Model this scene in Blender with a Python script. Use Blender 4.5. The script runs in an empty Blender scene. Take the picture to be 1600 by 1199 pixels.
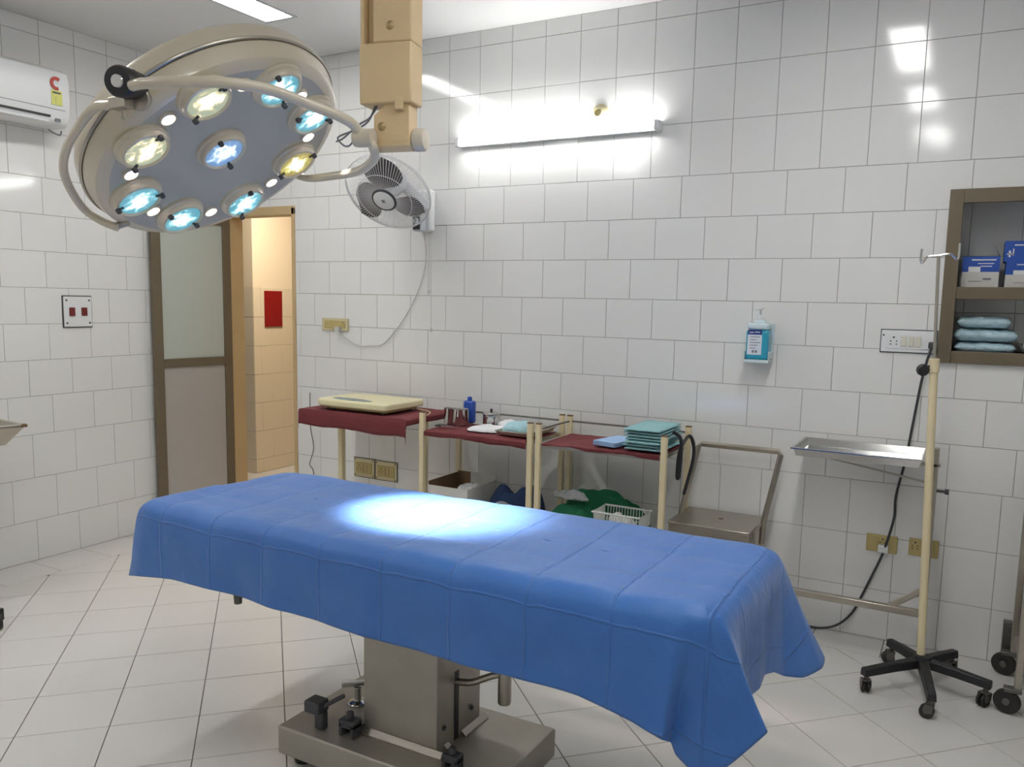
import bpy, math, random
from mathutils import Vector, Matrix

PI = math.pi
random.seed(7)
S = bpy.context.scene
COL = S.collection

# ------------------------------------------------------------------ camera
CX, CY, CZ = 3.67319, -3.99006, 1.51196
YAW, PITCH, ROLL, FOC = 0.50345, -0.12472, 0.02001, 1284.70743
PX, PY = 6.30875, 31.90183
f_ = Vector((-math.sin(YAW)*math.cos(PITCH), math.cos(YAW)*math.cos(PITCH), math.sin(PITCH)))
r_ = Vector((math.cos(YAW), math.sin(YAW), 0))
u_ = r_.cross(f_)
r2 = r_*math.cos(ROLL) + u_*math.sin(ROLL)
u2 = -r_*math.sin(ROLL) + u_*math.cos(ROLL)
cam_d = bpy.data.cameras.new('camera')
cam = bpy.data.objects.new('camera', cam_d)
COL.objects.link(cam)
M = Matrix((r2, u2, -f_)).transposed().to_4x4()
M.translation = (CX, CY, CZ)
cam.matrix_world = M
cam_d.sensor_fit = 'HORIZONTAL'
cam_d.sensor_width = 36
cam_d.lens = FOC*36/1600
cam_d.shift_x = -PX/1600
cam_d.shift_y = PY/1600
cam_d.clip_start = 0.05
S.camera = cam

# ------------------------------------------------------------------ world and exposure
W = bpy.data.worlds.new('room_world')
S.world = W
W.use_nodes = True
W.node_tree.nodes['Background'].inputs[0].default_value = (0.8, 0.85, 0.9, 1)
W.node_tree.nodes['Background'].inputs[1].default_value = 0.05
S.view_settings.view_transform = 'Standard'
S.view_settings.look = 'None'
S.view_settings.exposure = 1.10
S.view_settings.gamma = 1
S.view_settings.use_curve_mapping = False

PANEL_E = 13.0        # emission of the ceiling panels
TUBE_E = 18.0         # emission of the wall tube
SPOT_W = 62.0         # power of each surgical bulb

# the warm lamp of the corridor behind the doorway
cl = bpy.data.lights.new('corridor_lamp', 'AREA')
cl.energy = 17; cl.size = 0.5; cl.color = (1.0, 0.84, 0.66)
clo = bpy.data.objects.new('corridor_lamp', cl)
COL.objects.link(clo); clo.location = (-0.85, 0.72, 2.6)
clo.rotation_euler = (0, 0, 0)

# ------------------------------------------------------------------ materials
def srgb(r, g, b):
    def c(v):
        v /= 255.0
        return v/12.92 if v <= 0.04045 else ((v+0.055)/1.055)**2.4
    return (c(r), c(g), c(b), 1)

MATS = {}
def mat(name, rgb, rough=0.5, metal=0.0, emit=0.0, noise=0.0, nscale=8.0, bump=0.0, bscale=40.0,
        trans=0.0, coat=0.0, aniso=None, spec=None, stretch=None, emit_col=None):
    m = bpy.data.materials.new(name); m.use_nodes = True
    nt = m.node_tree; b = nt.nodes['Principled BSDF']
    col = srgb(*rgb)
    b.inputs['Base Color'].default_value = col
    b.inputs['Roughness'].default_value = rough
    b.inputs['Metallic'].default_value = metal
    if spec is not None: b.inputs['Specular IOR Level'].default_value = spec
    if coat: b.inputs['Coat Weight'].default_value = coat; b.inputs['Coat Roughness'].default_value = 0.08
    if trans: b.inputs['Transmission Weight'].default_value = trans
    if emit:
        b.inputs['Emission Color'].default_value = emit_col or col
        b.inputs['Emission Strength'].default_value = emit
    tc = nt.nodes.new('ShaderNodeTexCoord')
    src = tc.outputs['Object']
    if stretch:
        mp = nt.nodes.new('ShaderNodeMapping'); mp.inputs['Scale'].default_value = stretch
        nt.links.new(src, mp.inputs[0]); src = mp.outputs[0]
    if noise:
        n = nt.nodes.new('ShaderNodeTexNoise'); n.inputs['Scale'].default_value = nscale
        n.inputs['Detail'].default_value = 4
        nt.links.new(src, n.inputs['Vector'])
        mx = nt.nodes.new('ShaderNodeMix'); mx.data_type = 'RGBA'
        mx.inputs[6].default_value = tuple(max(0, c*(1-noise)) for c in col[:3]) + (1,)
        mx.inputs[7].default_value = tuple(min(1, c*(1+noise)) for c in col[:3]) + (1,)
        nt.links.new(n.outputs['Fac'], mx.inputs[0])
        nt.links.new(mx.outputs[2], b.inputs['Base Color'])
    if bump:
        n2 = nt.nodes.new('ShaderNodeTexNoise'); n2.inputs['Scale'].default_value = bscale
        nt.links.new(src, n2.inputs['Vector'])
        bp = nt.nodes.new('ShaderNodeBump'); bp.inputs['Strength'].default_value = bump
        bp.inputs['Distance'].default_value = 0.01
        nt.links.new(n2.outputs['Fac'], bp.inputs['Height'])
        nt.links.new(bp.outputs[0], b.inputs['Normal'])
    MATS[name] = m
    return m

tile_m = mat('glazed_white_tile', (229, 229, 227), rough=0.09, noise=0.02, nscale=1.3, spec=0.45)
tile_w = mat('glazed_corridor_tile', (226, 214, 190), rough=0.2, noise=0.03, nscale=1.3)
grout_m = mat('grey_grout', (138, 138, 136), rough=0.9)
floor_m = mat('pale_floor_tile', (206, 204, 201), rough=0.28, noise=0.03, nscale=1.7, bump=0.02, bscale=5)
fgrout_m = mat('dark_floor_grout', (82, 78, 72), rough=0.9)
ceil_m = mat('ceiling_paint', (222, 222, 221), rough=0.8, noise=0.015, nscale=2)
cream_paint = mat('cream_wall_paint', (236, 222, 196), rough=0.7)
bronze = mat('bronze_aluminium', (112, 100, 80), rough=0.42, metal=0.1, noise=0.06, nscale=6)
tan_frame = mat('tan_door_frame_paint', (198, 172, 128), rough=0.5, noise=0.05, nscale=5)
khaki = mat('khaki_frame_paint', (176, 164, 130), rough=0.5, noise=0.04)
frost_up = mat('frosted_green_glass', (186, 192, 182), rough=0.35, noise=0.02, nscale=2)
frost_lo = mat('frosted_grey_panel', (176, 170, 163), rough=0.4, noise=0.03, nscale=2)
lamp_cream = mat('lamp_cream_enamel', (206, 196, 176), rough=0.3, coat=0.3, noise=0.02)
col_cream = mat('column_cream_paint', (222, 196, 152), rough=0.42, noise=0.05, nscale=7)
face_grey = mat('lamp_face_grey', (192, 189, 180), rough=0.45, noise=0.015)
black_p = mat('black_plastic', (30, 31, 34), rough=0.45, noise=0.08)
dark_grey = mat('dark_grey_plastic', (66, 66, 70), rough=0.5)
steel = mat('brushed_steel', (178, 172, 160), rough=0.3, metal=0.9, noise=0.12, nscale=3, bump=0.05, bscale=30, stretch=(1, 1, 8))
steel_dull = mat('worn_steel_sheet', (170, 165, 154), rough=0.42, metal=0.6, noise=0.22, nscale=5, bump=0.06, bscale=18)
steel_b = mat('bright_polished_steel', (200, 200, 198), rough=0.14, metal=1.0, noise=0.05)
white_p = mat('white_plastic', (226, 228, 228), rough=0.35, noise=0.01)
white_c = mat('white_cloth', (224, 226, 228), rough=0.9, bump=0.5, bscale=60)
fan_grey = mat('fan_light_grey', (186, 188, 192), rough=0.4)
fan_wire = mat('fan_guard_wire', (214, 214, 216), rough=0.4)
blade_m = mat('fan_blade_grey', (84, 80, 76), rough=0.45)
switch_cream = mat('switch_cream_plastic', (214, 211, 196), rough=0.4)
ivory = mat('ivory_plastic', (206, 196, 158), rough=0.45, noise=0.05, nscale=20)
ivory_d = mat('yellowed_ivory_plastic', (186, 168, 112), rough=0.45, noise=0.06, nscale=20)
maroon = mat('maroon_rexine_cloth', (112, 44, 48), rough=0.75, noise=0.08, nscale=5, bump=0.25, bscale=70)
cart_cream = mat('cream_trolley_paint', (224, 210, 172), rough=0.45, noise=0.06, nscale=9)
blue_bottle = mat('blue_bottle_plastic', (44, 84, 176), rough=0.3)
green_cloth = mat('green_surgical_cloth', (20, 96, 62), rough=0.9, noise=0.15, nscale=9, bump=0.5, bscale=40)
navy_cloth = mat('navy_cloth', (42, 62, 98), rough=0.9, noise=0.2, nscale=12, bump=0.5, bscale=40)
grey_cloth = mat('grey_cloth', (150, 152, 152), rough=0.9, noise=0.15, nscale=12, bump=0.5, bscale=40)
teal_cloth = mat('teal_drape_cloth', (142, 186, 190), rough=0.9, noise=0.08, nscale=14, bump=0.4, bscale=60)
aqua_cloth = mat('aqua_glove_pack', (166, 206, 214), rough=0.6, noise=0.1, nscale=14, bump=0.4, bscale=50)
ltblue = mat('light_blue_paper', (158, 190, 228), rough=0.8, noise=0.05)
card_white = mat('white_carton', (206, 204, 198), rough=0.7, noise=0.04)
card_brown = mat('brown_carton_inside', (116, 92, 66), rough=0.85)
card_grey = mat('grey_carton_side', (150, 156, 160), rough=0.7)
scale_cream = mat('cream_scale_plastic', (222, 214, 174), rough=0.4, noise=0.02)
scale_disp = mat('scale_display_film', (120, 138, 132), rough=0.25, noise=0.25, nscale=60)
gel_blue = mat('blue_hand_gel', (20, 158, 190), rough=0.15, coat=0.5)
gel_clear = mat('clear_bottle_plastic', (204, 222, 228), rough=0.15)
label_w = mat('white_label', (218, 226, 236), rough=0.5)
label_navy = mat('navy_print', (28, 56, 132), rough=0.5)
print_grey = mat('grey_print', (120, 122, 128), rough=0.6)
box_blue = mat('blue_carton_print', (36, 82, 172), rough=0.45)
foil = mat('pale_blue_sterile_pouch', (180, 208, 218), rough=0.25, noise=0.28, nscale=22, bump=1.0, bscale=38)
red_glass = mat('red_sign_panel', (140, 16, 20), rough=0.3, noise=0.1, nscale=6)
red_sw = mat('dark_red_switch', (112, 34, 28), rough=0.4)
sticker_y = mat('yellow_energy_sticker', (214, 214, 120), rough=0.5)
sticker_r = mat('red_sticker', (196, 72, 60), rough=0.5)
rubber = mat('black_rubber_wheel', (38, 37, 36), rough=0.6)
wheel_grey = mat('grey_castor_metal', (104, 102, 98), rough=0.4, metal=0.6)
cable_m = mat('grey_black_cable', (52, 54, 60), rough=0.5)
cable_w = mat('white_cable', (196, 196, 194), rough=0.5)
wire_grey = mat('grey_twin_wire', (120, 122, 132), rough=0.5)
clear_pl = mat('transparent_plastic', (214, 216, 212), rough=0.2, noise=0.1, nscale=20)
brass = mat('worn_brass_screw', (176, 152, 108), rough=0.4, metal=0.5)
panel_e = mat('ceiling_panel_diffuser', (255, 255, 255), emit=PANEL_E, emit_col=(1.0, 0.985, 0.96, 1))
tube_e = mat('fluorescent_tube_glass', (255, 255, 255), emit=TUBE_E, emit_col=(1.0, 0.995, 0.98, 1))
led_e = mat('small_led_lens', (255, 244, 246), emit=1.6)

def lens_mat(name, a, b, off):
    m = bpy.data.materials.new(name); m.use_nodes = True
    nt = m.node_tree; bs = nt.nodes['Principled BSDF']
    tc = nt.nodes.new('ShaderNodeTexCoord')
    n = nt.nodes.new('ShaderNodeTexNoise'); n.inputs['Scale'].default_value = 26; n.inputs['Detail'].default_value = 3
    n.inputs['Distortion'].default_value = 1.2
    mp = nt.nodes.new('ShaderNodeMapping'); mp.inputs['Location'].default_value = (off, off*1.7, 0)
    nt.links.new(tc.outputs['Object'], mp.inputs[0]); nt.links.new(mp.outputs[0], n.inputs['Vector'])
    # the hot filament image sits in the middle of the faceted reflector, stored per vertex
    at = nt.nodes.new('ShaderNodeAttribute'); at.attribute_name = 'rad'
    mth = nt.nodes.new('ShaderNodeMath'); mth.operation = 'MULTIPLY_ADD'
    nt.links.new(n.outputs['Fac'], mth.inputs[0]); mth.inputs[1].default_value = 1.5
    nt.links.new(at.outputs['Fac'], mth.inputs[2])
    cr = nt.nodes.new('ShaderNodeValToRGB')
    e = cr.color_ramp.elements
    e[0].position = 0.60; e[0].color = (1, 1, 1, 1)
    e[1].position = 0.88; e[1].color = srgb(*a)
    x = cr.color_ramp.elements.new(0.72); x.color = srgb(*b)
    mul = nt.nodes.new('ShaderNodeMath'); mul.operation = 'MULTIPLY'; mul.inputs[1].default_value = 0.62
    nt.links.new(mth.outputs[0], mul.inputs[0]); nt.links.new(mul.outputs[0], cr.inputs[0])
    bs.inputs['Base Color'].default_value = (0.3, 0.3, 0.3, 1)
    bs.inputs['Roughness'].default_value = 0.1
    nt.links.new(cr.outputs[0], bs.inputs['Emission Color'])
    cr2 = nt.nodes.new('ShaderNodeMapRange')
    nt.links.new(mul.outputs[0], cr2.inputs[0])
    cr2.inputs[1].default_value = 0.5; cr2.inputs[2].default_value = 0.80
    cr2.inputs[3].default_value = 1.3; cr2.inputs[4].default_value = 0.36
    nt.links.new(cr2.outputs[0], bs.inputs['Emission Strength'])
    return m
lens_cyan = lens_mat('lens_cyan', (70, 170, 190), (150, 220, 235), 0.3)
lens_blue = lens_mat('lens_blue', (96, 150, 205), (160, 195, 240), 1.3)
lens_warm = lens_mat('lens_warm', (176, 186, 150), (240, 226, 176), 2.1)
lens_yell = lens_mat('lens_yellow', (178, 160, 40), (222, 208, 110), 3.7)

# ------------------------------------------------------------------ mesh builder
ORG = {}
class MB:
    def __init__(self):
        self.v = []; self.f = []; self.m = []; self.mi = 0
    def add(self, vs, fs):
        o = len(self.v)
        self.v += [Vector(x) for x in vs]
        for q in fs:
            self.f.append([o+i for i in q]); self.m.append(self.mi)
        return self
    def use(self, i): self.mi = i; return self
    def box(self, lo, hi, frame=None):
        x0, y0, z0 = lo; x1, y1, z1 = hi
        vs = [(x0,y0,z0),(x1,y0,z0),(x1,y1,z0),(x0,y1,z0),(x0,y0,z1),(x1,y0,z1),(x1,y1,z1),(x0,y1,z1)]
        if frame is not None: vs = [frame @ Vector(q) for q in vs]
        return self.add(vs, [(0,3,2,1),(4,5,6,7),(0,1,5,4),(1,2,6,5),(2,3,7,6),(3,0,4,7)])
    def bar(self, a, b, w, h=None, up=(0,0,1)):
        a = Vector(a); b = Vector(b); h = h or w
        d = (b-a); L = d.length; d.normalize(); up = Vector(up)
        if abs(d.dot(up)) > 0.98: up = Vector((0,1,0))
        s = d.cross(up).normalized(); t = s.cross(d)
        fr = Matrix((d, s, t)).transposed().to_4x4(); fr.translation = a
        return self.box((0,-w/2,-h/2), (L,w/2,h/2), fr)
    def tube(self, path, r, seg=12, closed=False, caps=True):
        P = [Vector(q) for q in path]; n = len(P)
        rs = r if isinstance(r, (list, tuple)) else [r]*n
        vs = []; prev = None
        for i, q in enumerate(P):
            if closed: t = P[(i+1) % n]-P[i-1]
            else: t = P[min(i+1, n-1)]-P[max(i-1, 0)]
            t.normalize()
            if prev is None:
                a = Vector((0,0,1)) if abs(t.z) < 0.9 else Vector((1,0,0))
                nn = t.cross(a).normalized()
            else:
                nn = (prev - t*prev.dot(t))
                nn = nn.normalized() if nn.length > 1e-6 else t.orthogonal().normalized()
            prev = nn; bb = t.cross(nn)
            for k in range(seg):
                an = 2*PI*k/seg
                vs.append(q + (nn*math.cos(an)+bb*math.sin(an))*rs[i])
        fs = []
        m = n if closed else n-1
        for i in range(m):
            j = (i+1) % n
            for k in range(seg):
                k2 = (k+1) % seg
                fs.append((i*seg+k, i*seg+k2, j*seg+k2, j*seg+k))
        if caps and not closed:
            fs.append(tuple(reversed(range(seg)))); fs.append(tuple((n-1)*seg+k for k in range(seg)))
        return self.add(vs, fs)
    def lathe(self, prof, org, axis=(0,0,1), seg=32, e1=None):
        ax = Vector(axis).normalized(); org = Vector(org)
        a = Vector(e1).normalized() if e1 else ax.orthogonal().normalized()
        b = ax.cross(a)
        vs = []; fs = []; ring = []
        for (r, h) in prof:
            if r < 1e-6:
                ring.append([len(vs)]); vs.append(org+ax*h)
            else:
                ring.append(list(range(len(vs), len(vs)+seg)))
                for k in range(seg):
                    an = 2*PI*k/seg
                    vs.append(org+ax*h+(a*math.cos(an)+b*math.sin(an))*r)
        for i in range(len(prof)-1):
            A, B = ring[i], ring[i+1]
            for k in range(seg):
                k2 = (k+1) % seg
                if len(A) == 1 and len(B) == 1: break
                if len(A) == 1: fs.append((A[0], B[k2], B[k]))
                elif len(B) == 1: fs.append((A[k], A[k2], B[0]))
                else: fs.append((A[k], A[k2], B[k2], B[k]))
        return self.add(vs, fs)
    def prism(self, pts, frame, h0, h1):
        n = len(pts)
        vs = [frame @ Vector((x, y, h0)) for x, y in pts] + [frame @ Vector((x, y, h1)) for x, y in pts]
        fs = [tuple(reversed(range(n))), tuple(range(n, 2*n))]
        fs += [(i, (i+1) % n, n+(i+1) % n, n+i) for i in range(n)]
        return self.add(vs, fs)
    def grid(self, fn, nu, nv, closed_u=False):
        vs = [fn(i/nu, j/nv) for j in range(nv+1) for i in range(nu+(0 if closed_u else 1))]
        w = nu if closed_u else nu+1
        fs = []
        for j in range(nv):
            for i in range(nu):
                i2 = (i+1) % w
                fs.append((j*w+i, j*w+i2, (j+1)*w+i2, (j+1)*w+i))
        return self.add(vs, fs)
    def build(self, name, mats, parent=None, smooth=40, bevel=0.0, bseg=2, solid=0.0, sub=0, fix=True):
        org = Vector((0,0,0)) if parent is None else ORG[parent.name]
        me = bpy.data.meshes.new(name)
        me.from_pydata([q-org for q in self.v], [], self.f)
        if not isinstance(mats, (list, tuple)): mats = [mats]
        for q in mats: me.materials.append(q)
        me.polygons.foreach_set('material_index', self.m)
        if fix:
            import bmesh
            bm = bmesh.new(); bm.from_mesh(me)
            bmesh.ops.recalc_face_normals(bm, faces=bm.faces)
            bm.to_mesh(me); bm.free()
        if smooth:
            me.polygons.foreach_set('use_smooth', [True]*len(me.polygons))
            me.set_sharp_from_angle(angle=math.radians(smooth))
        me.update()
        o = bpy.data.objects.new(name, me); COL.objects.link(o)
        if parent is not None: o.parent = parent
        ORG[o.name] = org
        if solid:
            md = o.modifiers.new('thickness', 'SOLIDIFY'); md.thickness = solid; md.offset = 0
        if bevel:
            md = o.modifiers.new('bevel', 'BEVEL'); md.width = bevel; md.segments = bseg
            md.limit_method = 'ANGLE'; md.angle_limit = math.radians(35)
        if sub:
            md = o.modifiers.new('sub', 'SUBSURF'); md.levels = sub; md.render_levels = sub
        return o

def thing(name, loc, label, cat, group=None):
    o = bpy.data.objects.new(name, None); COL.objects.link(o)
    o.location = loc; o.empty_display_size = 0.05
    ORG[o.name] = Vector(loc)
    o['label'] = label; o['category'] = cat
    if group: o['group'] = group
    return o
def tag(o, label, cat, group=None, kind=None):
    o['label'] = label; o['category'] = cat
    if group: o['group'] = group
    if kind: o['kind'] = kind
    return o
def struct(o):
    o['kind'] = 'structure'; return o
def dup(root, off, label=None, rz=0):
    r = root.copy(); COL.objects.link(r)
    r.location = root.location + Vector(off); r.rotation_euler = (0, 0, rz)
    if label: r['label'] = label
    for ch in list(root.children):
        c = ch.copy(); COL.objects.link(c); c.parent = r
        for g in ch.children:
            d = g.copy(); COL.objects.link(d); d.parent = c
    return r
def frame(org, x, y, z=None):
    x = Vector(x).normalized(); y = Vector(y).normalized()
    z = x.cross(y) if z is None else Vector(z)
    m = Matrix((x, y, z)).transposed().to_4x4(); m.translation = Vector(org)
    return m
def spline(pts, n=8, closed=False):
    P = [Vector(q) for q in pts]; out = []
    m = len(P)
    rng = range(m if closed else m-1)
    for i in rng:
        p0 = P[i-1] if (closed or i > 0) else P[0]
        p1 = P[i]; p2 = P[(i+1) % m]
        p3 = P[(i+2) % m] if (closed or i+2 < m) else P[-1]
        for k in range(n):
            t = k/n
            out.append(0.5*((2*p1)+(-p0+p2)*t+(2*p0-5*p1+4*p2-p3)*t*t+(-p0+3*p1-3*p2+p3)*t**3))
    if not closed: out.append(P[-1])
    return out
def hnoise(x, y, z=0.0):
    from mathutils import noise
    return noise.noise(Vector((x, y, z)))

# ------------------------------------------------------------------ tiled shell
X0, X1, Y0, Y1, ZC = -0.865, 5.0, -5.6, 0.0, 2.965
def sub_rect(rects, hole):
    # a rect may carry four flags: cut sides (left, bottom, right, top) that have no joint
    out = []
    hx0, hy0, hx1, hy1 = hole
    for r in rects:
        a, b, c, d = r[:4]; g = r[4] if len(r) > 4 else (0,0,0,0)
        if hx0 >= c or hx1 <= a or hy0 >= d or hy1 <= b: out.append((a, b, c, d, g)); continue
        if hy0 > b: out.append((a, b, c, hy0, (g[0], g[1], g[2], 1)))
        if hy1 < d: out.append((a, hy1, c, d, (g[0], 1, g[2], g[3])))
        m0, m1 = max(b, hy0), min(d, hy1)
        lo_, hi_ = (1 if hy0 > b else g[1]), (1 if hy1 < d else g[3])
        if hx0 > a: out.append((a, m0, hx0, m1, (g[0], lo_, 1, hi_)))
        if hx1 < c: out.append((hx1, m0, c, m1, (1, lo_, g[2], hi_)))
    return [r for r in out if r[2]-r[0] > 0.002 and r[3]-r[1] > 0.002]
def tile_rows(u0, u1, zones):
    """zones: list of (list of z lines descending, width, phase of the first row, phase of the next rows)"""
    out = []
    for zs, w, ph, alt in zones:
        for i in range(len(zs)-1):
            p = ph + (alt if i % 2 else 0)
            k = math.floor((u0-p)/w)
            while p+k*w < u1:
                a = max(u0, p+k*w); b = min(u1, p+(k+1)*w)
                if b-a > 0.004: out.append((a, zs[i+1], b, zs[i]))
                k += 1
    return out
GAP = 0.0008
def put_tile(mb, r, fn, rnd=0.0005):
    a, b, c, d = r[:4]
    g = r[4] if len(r) > 4 else (0,0,0,0)
    if any(g): rnd = 0
    a += GAP*(1-g[0]); b += GAP*(1-g[1]); c -= GAP*(1-g[2]); d -= GAP*(1-g[3])
    e = 0.0011
    t = [0.0022+random.uniform(-rnd, rnd) for _ in range(4)]
    ea, eb, ec, ed = [e*(1-q) for q in g]
    o = [fn(a,b,0), fn(c,b,0), fn(c,d,0), fn(a,d,0)]
    i = [fn(a+ea,b+eb,t[0]), fn(c-ec,b+eb,t[1]), fn(c-ec,d-ed,t[2]), fn(a+ea,d-ed,t[3])]
    mb.add(o+i, [(4,5,6,7),(0,1,5,4),(1,2,6,5),(2,3,7,6),(3,0,4,7)])
def tiled_wall(name, u0, u1, zones, fn, holes=(), thick=0.12, tm=None, z1=None, z0=0.0):
    mb = MB().use(1)
    slabs = [(u0, z0, u1, z1 or ZC)]
    for h in holes: slabs = sub_rect(slabs, h)
    for (a, b, c, d) in [q[:4] for q in slabs]:
        vs = [fn(a,b,0), fn(c,b,0), fn(c,d,0), fn(a,d,0), fn(a,b,-thick), fn(c,b,-thick), fn(c,d,-thick), fn(a,d,-thick)]
        mb.add(vs, [(0,1,2,3),(7,6,5,4),(0,4,5,1),(1,5,6,2),(2,6,7,3),(3,7,4,0)])
    mb.use(0)
    ts = tile_rows(u0, u1, zones)
    for h in holes: ts = sub_rect(ts, h)
    for r in ts: put_tile(mb, r, fn)
    return struct(mb.build(name, [tm or tile_m, grout_m], smooth=0, fix=False))

up_z = [ZC, 2.882, 2.632, 2.382, 2.132]
mid_z = [2.132-0.2*i for i in range(7)] + [0.731]
zones_back = [(up_z, 0.2, 0.0119, 0), (mid_z, 0.25, 0.125, -0.125), ([0.731, 0.481, 0.231, 0.0], 0.2, 0.0372, 0)]
DOOR = (-0.765, 0.0, -0.165, 2.075)
CAB = (3.57, 1.305, 4.43, 1.995)
tiled_wall('wall_back', X0, X1, zones_back, lambda u, v, h: Vector((u, -h, v)), holes=[DOOR, CAB], thick=0.1)
left_mid = [2.132-0.2*i for i in range(7)] + [0.717]
ph_l = -1.4564
zones_left = [(up_z, 0.2, -0.983, 0), (left_mid, 0.25, ph_l, 0.125), ([0.717, 0.473, 0.231, 0.0], 0.25, ph_l+0.125, -0.125)]
tiled_wall('wall_left', Y0, Y1, zones_left, lambda u, v, h: Vector((X0+h, u, v)))
tiled_wall('wall_right', Y0, Y1, zones_left, lambda u, v, h: Vector((X1-h, u, v)))
tiled_wall('wall_front', X0, X1, zones_back, lambda u, v, h: Vector((u, Y0+h, v)))

# ceiling with openings for the recessed panels
PANELS = [(0.25, -1.52, 0.44, -0.62), (0.25, -3.1, 0.44, -2.2), (0.25, -4.7, 0.44, -3.8),
          (3.16, -1.83, 3.34, -0.9), (3.16, -3.05, 3.34, -2.2), (3.16, -4.5, 3.34, -3.65)]
cb = MB()
rc = [(X0-0.12, Y0-0.12, X1+0.12, Y1+0.12)]
for p in PANELS: rc = sub_rect(rc, p)
for (a, b, c, d) in [q[:4] for q in rc]: cb.box((a, b, ZC), (c, d, ZC+0.1))
struct(cb.build('ceiling', ceil_m, smooth=0))

# diagonal floor tiling with a straight border
def clip(poly, nx, ny, d):
    out = []
    for i in range(len(poly)):
        a, b = poly[i], poly[(i+1) % len(poly)]
        da = a[0]*nx+a[1]*ny-d; db = b[0]*nx+b[1]*ny-d
        if da >= 0: out.append(a)
        if (da > 0) != (db > 0) and abs(da-db) > 1e-9:
            t = da/(da-db); out.append((a[0]+(b[0]-a[0])*t, a[1]+(b[1]-a[1])*t))
    return out
fb = MB().use(1)
fb.box((X0-0.12, Y0-0.12, -0.1), (X1+0.12, Y1+0.12, -0.0022))
fb.use(0)
FX, FY, FA, FS = 0.07878, -2.08547, 0.79593, 0.29623
BX, BY = -0.57, -0.212
def flat_tile(poly, g=0.0014):
    n = len(poly)
    if n < 3: return
    cx = sum(q[0] for q in poly)/n; cy = sum(q[1] for q in poly)/n
    ins = []
    for x, y in poly:
        dx, dy = x-cx, y-cy; L = math.hypot(dx, dy)
        if L < 0.01: return
        ins.append((cx+dx*(1-g*1.4/L), cy+dy*(1-g*1.4/L)))
    vs = [(x, y, -0.0022) for x, y in ins] + [(x, y, 0) for x, y in [(cx+(x-cx)*(1-0.001/0.15), cy+(y-cy)*(1-0.001/0.15)) for x, y in ins]]
    fb.add(vs, [tuple(range(n, 2*n))]+[(i, (i+1) % n, n+(i+1) % n, n+i) for i in range(n)])
c_, s_ = math.cos(FA), math.sin(FA)
for i in range(-26, 32):
    for j in range(-26, 32):
        q = [(FX+FS*(c_*a+s_*b), FY+FS*(s_*a-c_*b)) for a, b in ((i,j),(i+1,j),(i+1,j+1),(i,j+1))]
        area = 0
        if q[0][0] > X1+1 or q[0][0] < X0-1 or q[0][1] > 1 or q[0][1] < Y0-1: continue
        for (nx, ny, d) in ((1,0,BX),(0,-1,-BY),(-1,0,-X1),(0,1,Y0)):
            q = clip(q, nx, ny, d)
            if len(q) < 3: break
        if len(q) >= 3: flat_tile(q)
y = -1.379
k = -20
while True:
    a, b = -1.379+0.2975*k, -1.379+0.2975*(k+1)
    if a > 0: break
    a = max(a, Y0); b = min(b, 0)
    if b-a > 0.01: flat_tile([(X0,a),(BX,a),(BX,b),(X0,b)])
    k += 1
k = -20
while True:
    a, b = 3.726+0.2975*k, 3.726+0.2975*(k+1)
    if a > X1: break
    a = max(a, BX); b = min(b, X1)
    if b-a > 0.01: flat_tile([(a,BY),(b,BY),(b,0),(a,0)])
    k += 1
struct(fb.build('floor', [floor_m, fgrout_m], smooth=0, fix=False))

# ceiling light panels
for i, (a, b, c, d) in enumerate(PANELS):
    where = ['above the surgical lamp by the door', 'second along the left row', 'third along the left row',
             'over the mayo tray', 'second along the right row', 'nearest the viewer in the right row'][i]
    t = thing('ceiling_light', ((a+c)/2, (b+d)/2, ZC), 'white recessed rectangular ceiling panel light ' + where, 'ceiling light')
    fm = MB()
    w = 0.016
    for lo, hi in (((a-w,b-w),(c+w,b)),((a-w,d),(c+w,d+w)),((a-w,b),(a,d)),((c,b),(c+w,d))):
        fm.box((lo[0],lo[1],ZC-0.004),(hi[0],hi[1],ZC-0.0003))
    for lo, hi in (((a,b),(c,b+0.003)),((a,d-0.003),(c,d)),((a,b),(a+0.003,d)),((c-0.003,b),(c,d))):
        fm.box((lo[0],lo[1],ZC-0.003),(hi[0],hi[1],ZC+0.04))
    fm.build('light_frame', khaki if False else fan_grey, t, smooth=0)
    MB().box((a+0.004,b+0.004,ZC+0.022),(c-0.004,d-0.004,ZC+0.034)).build('diffuser', panel_e, t, smooth=0)

# ------------------------------------------------------------------ doorway and corridor
TW = 0.1
f = MB()
f.box((-0.775,-0.012,0.0),(-0.735,TW,2.075)); f.box((-0.183,-0.012,0.0),(-0.157,TW,2.075)); f.box((-0.775,-0.012,2.03),(-0.157,TW,2.085))
struct(f.build('trim_1', tan_frame, bevel=0.003))
cor = lambda u, v, h: Vector((-1.6+h, u, v))
cz = [1.576-0.243*i for i in range(7)]+[0.0]
tiled_wall('wall_corridor', 1.0, 3.4, [(cz, 0.25, 1.0+0.08, 0.125)], cor, tm=tile_w, z1=1.576)
g = MB()
g.box((-1.72,1.03,1.576),(-1.612,3.4,2.8))
g.box((-3.0,3.4,0),(2.2,3.5,2.8)); g.box((1.6,0.12,0),(1.7,3.4,2.8)); g.box((-3.0,0.12,0),(-2.9,3.4,2.8))
struct(g.build('wall_corridor_upper', cream_paint, smooth=0))
tiled_wall('wall_corridor_pier', -2.9, -1.6, [(cz, 0.25, -1.6, 0.125)], lambda u, v, h: Vector((u, 1.0-h, v)), tm=tile_w, z1=1.576)
struct(MB().box((-2.9,1.01,1.576),(-1.613,1.12,2.8)).build('wall_corridor_pier_upper', cream_paint, smooth=0))
struct(MB().box((-3.0,0.12,-0.1),(1.7,3.5,-0.001)).build('floor_corridor', floor_m, smooth=0))
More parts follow.
